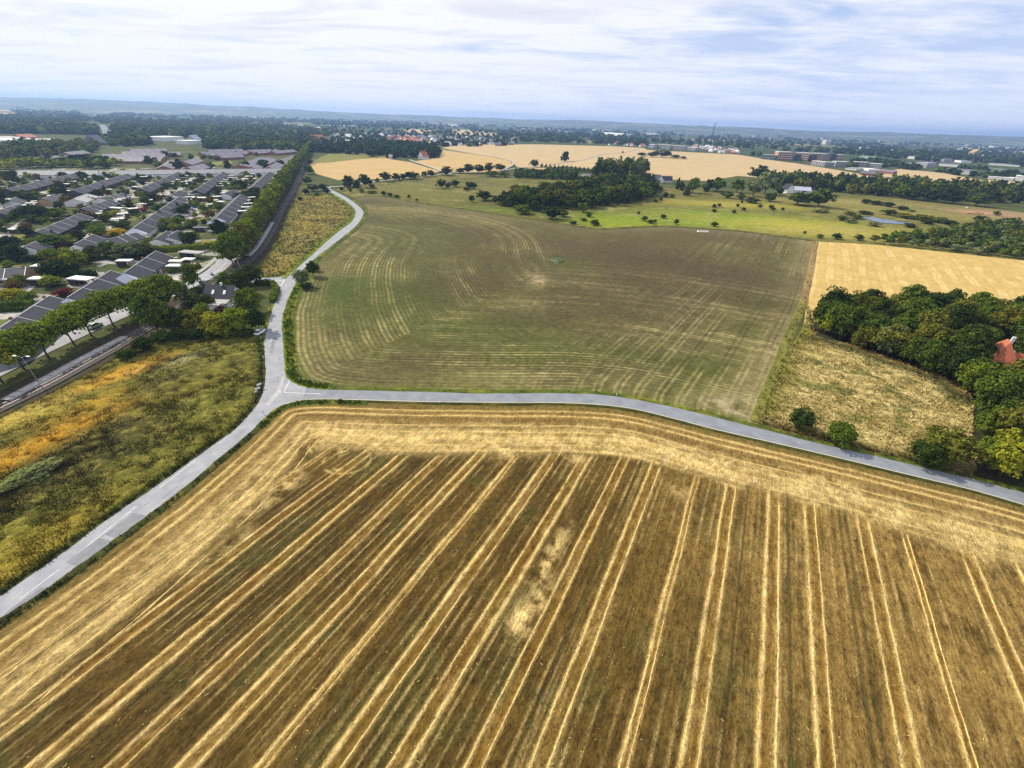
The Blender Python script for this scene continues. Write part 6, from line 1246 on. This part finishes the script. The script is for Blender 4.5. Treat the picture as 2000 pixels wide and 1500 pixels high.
def far_buildings():
    # white gabled church, low institution buildings, shopping sheds on the left
    g = G(206, 267); k = mpp(206, 267); r = empty('church', (g[0], g[1], 0), R_(-40), (1.25, 1.25, 1.2)); tag(r, 'white church with tall slanting gable tower in the wood', 'church'); s = 15 * k
    MB().hexa([(-s * .5, 0, 0), (s * .15, 0, 0), (s * .15, s * .4, 0), (-s * .5, s * .4, 0), (-s * .42, 0, s * 1.05), (-s * .3, 0, s * 1.1), (-s * .3, s * .4, s * 1.1), (-s * .42, s * .4, s * 1.05)]).build('tower', M['white'], r)
    MB().prism([(0, 0), (s * .8, 0), (s * .8, s * .1), (s * .4, s * .8), (0, s * .1)], -s * .1, s * .55).build('nave', M['white'], r); MB().prism([(-.5, s * .1), (s * .4, s * .85), (s * .8 + .5, s * .1), (s * .8 + .5, s * .14), (s * .4, s * .9), (-.5, s * .14)], -s * .12, s * .57).build('roof', M['roof_pale'], r); MB().box(-.2, .2, -.3, .3, 0, s * .3).build('door', M['timber'], r, (-s * .3, -.2, 0))
    Bk = block
    for a in (((-30, 286), (32, 284), 10, 60, 'white', 'flat_white', 'long white shopping shed at the left edge'), ((30, 284), (96, 281), 9, 50, 'white', 'flat_white', 'white flat-roofed shopping hall beside the red roof'), ((-20, 278), (60, 276), 7, 50, 'white', 'roof_grey', 'pale hall behind the white shopping shed'), ((100, 279), (128, 277), 5, 30, 'white', 'roof_grey', 'small pale hall at the end of the shopping halls'), ((300, 276), (318, 274), 6, 30, 'white', 'flat_white', 'left white institution building in the trees'), ((322, 277), (360, 275), 8, 40, 'white', 'flat_white', 'middle white institution building in the trees'), ((366, 283), (396, 282), 7, 30, 'white', 'flat_white', 'right white institution building with blue lower floor'), ((100, 292), (158, 286), 3, 30, 'flat_white', 'flat_white', 'narrow pale flat roof in front of the church')): Bk(*a, name='hall')
    r, h, L = Bk((44, 272), (76, 271), 3, 22, 'brick_r', 'roof_red', 'red-roofed hall behind the shopping sheds', pitched=5, name='hall'); Bk((383, 278), (396, 277), 3, 18, 'white', 'roof_pale', 'pale pyramid-roofed pavilion of the institution', pitched=10, name='hall'); Bk((192, 284), (212, 283), 4, 26, 'brick_r', 'roof_purple', 'mauve domed hall below the church', pitched=12, name='hall')
    Bk((614, 274), (636, 273), 4, 20, 'white', 'roof_red', 'red-roofed villa at the end of the railway', pitched=7, name='villa')
    # suburb houses, each on its own plot
    def suburb(px, d, walls, roofs, lab, seed, gname):
        pts = sorted(poisson(GL(px), d, 2500, seed), key=lambda p: proj(*p)[0]); r = random.Random(seed)
        cnt = {}
        for x, y in pts:
            rk = r.choice(roofs); cnt[rk] = cnt.get(rk, 0) + 1; L, w, e, rd = r.uniform(11, 17), r.choice([9, 10]), 3.2, r.choice([6.5, 7.5]); key = ('sub', w, rd)
            if key not in _units: _units[key] = (MB().prism([(-w / 2, 0), (w / 2, 0), (w / 2, e), (0, rd - .2), (-w / 2, e)], -.48, .48).mesh('wall'), MB().prism([(0, rd), (-w / 2 - .5, e - .3), (-w / 2 - .5, e), (0, rd + .3), (w / 2 + .5, e), (w / 2 + .5, e - .3)], -.5, .5).mesh('roof'))
            o = empty('suburb_house', (x, y, .1), r.choice([0, 1.57, .5, 2.2]) + r.uniform(-.2, .2), (L, 1, 1)); obj('wall', _units[key][0], M[r.choice(walls)], o); obj('roof', _units[key][1], M[rk], o)
            tag(o, 'small %s-roofed house in the %s, %s such from left' % ({'roof_red': 'red', 'roof_grey': 'pale grey', 'roof_dark': 'dark', 'roof_purple': 'mauve', 'flat_white': 'white'}[rk], lab, ordinal(cnt[rk])), 'house', gname)
    suburb([(430, 262), (440, 248), (520, 240), (590, 246), (640, 254), (620, 266), (560, 262), (500, 266)], 52, ['white', 'white', 'brick_y'], ['roof_grey', 'flat_white', 'roof_purple', 'roof_grey'], 'tree-filled far suburb', 21, 'houses of the tree-filled far suburb')
    suburb([(640, 276), (660, 262), (760, 260), (850, 268), (850, 282), (800, 284), (740, 278), (690, 280)], 40, ['white', 'white', 'brick_y'], ['roof_grey', 'flat_white', 'roof_dark', 'roof_grey', 'roof_purple'], 'suburb behind the farm wood', 22, 'houses of the suburb behind the farm wood')
    suburb([(752, 276), (770, 268), (812, 271), (830, 278), (800, 281), (770, 282)], 27, ['brick_r', 'white'], ['roof_red'], 'red-roofed village', 23, 'houses of the red-roofed village')
    suburb([(845, 285), (850, 270), (940, 270), (1005, 276), (1005, 284), (940, 286)], 36, ['white', 'brick_r', 'white'], ['roof_grey', 'roof_purple', 'roof_dark', 'flat_white'], 'village at the wheat edge', 24, 'houses of the village at the wheat edge')
    suburb([(1190, 284), (1196, 278), (1262, 282), (1262, 288)], 36, ['white'], ['roof_grey', 'roof_dark', 'roof_red'], 'hamlet beside the wheat', 25, 'houses of the hamlet beside the wheat')
    suburb([(1350, 294), (1356, 286), (1440, 292), (1440, 301)], 34, ['white', 'white', 'brick_r'], ['roof_grey', 'flat_white', 'roof_red'], 'quarter before the apartment blocks', 26, 'houses before the apartment blocks')
    # halls across the plain
    for i, (a, b, h) in enumerate((((1065, 253), (1085, 254), 2), ((1090, 258), (1110, 258), 2), ((1165, 256), (1200, 257), 3), ((1176, 263), (1218, 267), 5), ((876, 246), (892, 247), 3), ((1010, 252), (1030, 253), 2), ((565, 236), (600, 238), 2), ((808, 240), (860, 242), 2), ((1240, 251), (1270, 253), 2), ((640, 246), (690, 248), 2), ((1262, 262), (1280, 263), 2), ((1210, 264), (1225, 265), 3))): block(a, b, h, 60, 'white', 'flat_white', 'distant pale industrial hall, %s from left on the wooded plain' % ordinal(i + 1), name='hall', group='pale halls on the wooded plain')
    g = G(843, 240); k = mpp(843, 240); r = empty('silo', (g[0], g[1], 0)); tag(r, 'tall white silo tower on the far plain', 'silo')
    for x in (-2.0, 2.0): MB().tube([(x * k, 0, 0), (x * k, 0, 9 * k)], [2 * k, 2 * k], 14).build('cylinder', M['white'], r)
    MB().box(-3.5 * k, 2.5 * k, -k, k, 0, 10.5 * k).build('elevator_tower', M['white'], r)
    def mast(px, hpx, rad, m, lab, nm='mast'):
        g = G(*px); h = hm(*px, hpx); r = empty(nm, (g[0], g[1], 0)); tag(r, lab, 'mast'); MB().tube([(0, 0, 0), (0, 0, h * .55), (0, 0, h)], [rad, rad * .85, rad * .6], 10).build('shaft', M[m], r); MB().tube([(0, 0, h), (0, 0, h * 1.03)], [rad * .9, rad * .9], 10).build('top_ring', M[m], r); MB().box(-rad * 2, rad * 2, -rad * 2, rad * 2, 0, h * .05).build('footing', M['grey'], r)
    mast((801, 235), 15, 3., 'steel', 'thin radio mast on the far ridge'); mast((1388, 279), 36, 2.6, 'tower_dark', 'tall dark chimney mast leaning above the town'); mast((1502, 279), 21, 3.4, 'roof_pale', 'pale chimney right of the dark mast', 'chimney_stack'); mast((1341, 271), 14, 2.4, 'roof_pale', 'small pale chimney left of the dark mast', 'chimney_stack')
    # apartment blocks and offices on the right
    for i, (a, b, h) in enumerate((((1266, 289), (1276, 290), 7), ((1283, 290), (1308, 292), 8), ((1310, 292), (1336, 294), 8), ((1338, 293), (1357, 295), 6))): block(a, b, h, 16, 'grey', 'flat_white', 'grey terrace of flats, %s from left at the wheat edge' % ordinal(i + 1), rows=2, cols_=6, name='apartment_block', group='grey flats at the wheat edge')
    for i, (a, b, h) in enumerate((((1516, 313), (1543, 314), 16), ((1549, 313), (1576, 315), 15), ((1581, 313), (1613, 314), 13), ((1620, 311), (1645, 312), 9))): block(a, b, h, 16, 'orange', 'flat_white', 'sand-coloured banded apartment block, %s from left' % ordinal(i + 1), rows=4, cols_=7, name='apartment_block', band='white', group='sand-coloured apartment blocks')
    block((1486, 311), (1513, 313), 9, 20, 'teal', 'roof_grey', 'dark glass office left of the sand-coloured blocks', rows=2, cols_=8, name='office'); 
    for i, (a, b) in enumerate((((1544, 313), (1549, 314)), ((1576, 314), (1581, 315)), ((1613, 312), (1620, 313)))): block(a, b, 11, 14, 'tower_dark', 'roof_dark', 'dark stair tower, %s between the sand-coloured blocks' % ordinal(i + 1), rows=3, cols_=2, name='stair_tower', group='dark stair towers')
    for i, (a, b, h) in enumerate((((1583, 323), (1608, 326), 9), ((1611, 326), (1628, 327), 9), ((1630, 326), (1655, 327), 10), ((1662, 327), (1690, 329), 11), ((1692, 329), (1716, 331), 10))): block(a, b, h, 14, 'grey', 'flat_white', 'light grey apartment house, %s from left of the lower row' % ordinal(i + 1), rows=3, cols_=6, name='apartment_block', group='light grey apartment houses')
    r, h, L = block((1676, 313), (1704, 315), 4, 26, 'green_roof', 'green_roof', 'green-roofed hall behind the grey apartments', pitched=6, name='hall')
    for a, b, lab in (((1680, 342), (1707, 344), 'left red brick barn beside the wheat'), ((1716, 338), (1743, 341), 'right red brick barn beside the wheat')): block(a, b, 4, 10, 'brick_r', 'roof_purple', lab, pitched=3.2, name='barn')
    ind = [((1744, 322), (1764, 324), 5, 'white', 'roof_grey'), ((1762, 327), (1790, 329), 8, 'grey', 'roof_pale'), ((1786, 326), (1808, 328), 9, 'grey', 'roof_pale'), ((1772, 310), (1800, 312), 5, 'white', 'roof_grey'), ((1818, 314), (1842, 316), 5, 'grey', 'roof_grey'), ((1832, 324), (1874, 327), 5, 'white', 'roof_purple'), ((1846, 337), (1894, 342), 8, 'grey', 'roof_purple'), ((1800, 320), (1826, 322), 4, 'timber', 'roof_dark'), ((1876, 318), (1896, 319), 4, 'white', 'roof_grey'), ((1896, 332), (1960, 337), 5, 'grey', 'teal'), ((1962, 338), (1984, 340), 6, 'grey', 'teal'), ((1930, 322), (1990, 326), 3, 'white', 'roof_grey'), ((1915, 308), (1932, 309), 5, 'white', 'flat_white'), ((1958, 309), (1966, 310), 4, 'white', 'flat_white'), ((1982, 322), (2010, 324), 4, 'white', 'roof_grey'), ((1928, 349), (1978, 353), 4, 'white', 'flat_white'), ((1980, 353), (2030, 357), 9, 'white', 'flat_white'), ((1980, 341), (2030, 344), 4, 'grey', 'roof_purple'), ((1696, 334), (1720, 335), 3, 'white', 'flat_white'), ((1650, 331), (1672, 333), 3, 'white', 'roof_grey')]
    for i, (a, b, h, w, rf) in enumerate(ind): block(a, b, h, 34, w, rf, 'low industrial hall on the far right, %s from left' % ordinal(sorted(range(len(ind)), key=lambda q: ind[q][0][0]).index(i) + 1), name='hall', group='industrial halls on the far right')
    for i in range(14): x = 1668 + i * 9; block((x, 289 + i * .85), (x + 6.5, 289.4 + i * .85), 2.6 if i < 8 else 4, 14, 'white', 'flat_white', 'white far terrace, %s from left in the line above the woods' % ordinal(i + 1), name='far_terrace', group='white terraces above the woods')
    block((1604, 282), (1611, 282.5), 9, 30, 'white', 'flat_white', 'white high-rise slab on the far hillside', rows=6, cols_=4, name='high_rise'); block((1612, 283), (1618, 283.3), 7, 30, 'grey', 'roof_grey', 'grey lower slab next to the white high-rise', name='high_rise'); block((1888, 306), (1898, 307), 9, 20, 'brick_y', 'brick_y', 'cream stepped church gable in the far town', pitched=10, name='far_church')
    spots = [(rnd.uniform(1690, 1850), rnd.uniform(268, 279)) for _ in range(34)] + [(rnd.uniform(1870, 2005), rnd.uniform(282, 299)) for _ in range(44)] + [(rnd.uniform(1400, 1680), rnd.uniform(265, 274)) for _ in range(26)]
    spots.sort()
    for i, (x, y) in enumerate(spots):
        y = max(y, 236 + .0385 * (x - 1000) + 4.5); wv = rnd.uniform(2.5, 8); block((x, y), (x + wv, y + .0385 * wv), rnd.uniform(1.4, 3.2), 40, rnd.choice(['white', 'white', 'grey', 'brick_r', 'orange']), rnd.choice(['flat_white', 'roof_purple', 'roof_red', 'roof_grey']), 'tiny building of the far hillside town, %s from left' % ordinal(i + 1), name='town_building', group='buildings of the far hillside town')
    # little garden shrubs and small trees filling the plots between the terraces
    placed = 0; poly = GL([(-40, 620), (110, 560), (200, 520), (330, 478), (440, 420), (520, 372), (540, 340), (300, 340), (0, 342), (-40, 420)])
    for x, y in poisson(poly, 8.5, 7000, 31):
        if any(_segd(x, y, A, B) < w + 2.0 for A, B, w in ROWLINES): continue
        if placed > 330: break
        placed += 1; h = rnd.uniform(2.5, 6.4); TREES.append((x, y, h, h * rnd.uniform(.9, 1.6), 'bush', rnd.choice(['mid', 'dark', 'dark', 'deep', 'olive', 'bright', 'mid', 'brown']), 'terraced estate'))


def _segd(x, y, A, B):
    v = B - A; t = max(0, min(1, ((x - A[0]) * v[0] + (y - A[1]) * v[1]) / (v @ v))); return math.hypot(x - A[0] - t * v[0], y - A[1] - t * v[1])


def haze():
    m = bpy.data.materials.new('haze'); m.use_nodes = True; t = NT(m.node_tree); t.n.remove(t.n['Principled BSDF'])
    v = t.new('ShaderNodeVolumePrincipled', inp={'Color': (.36, .57, 1.0, 1), 'Density': HAZE, 'Anisotropy': .3}); t.l.new(v.outputs[0], t.n['Material Output'].inputs['Volume'])
    o = MB().box(-11800, 11800, -200, 11800, -8, 185).build('haze', m); tag(o, 'thin blue summer haze lying over the whole plain', 'haze', None, 'stuff')


HAZE = 1.1e-4
build_ground()
front_field()
mid_field()
other_fields()
roads()
railway()
mats_b()
estate()
crossing_house()
farms()
far_buildings()
street_things()
plan_trees()
build_trees()
far_woods()
haze()
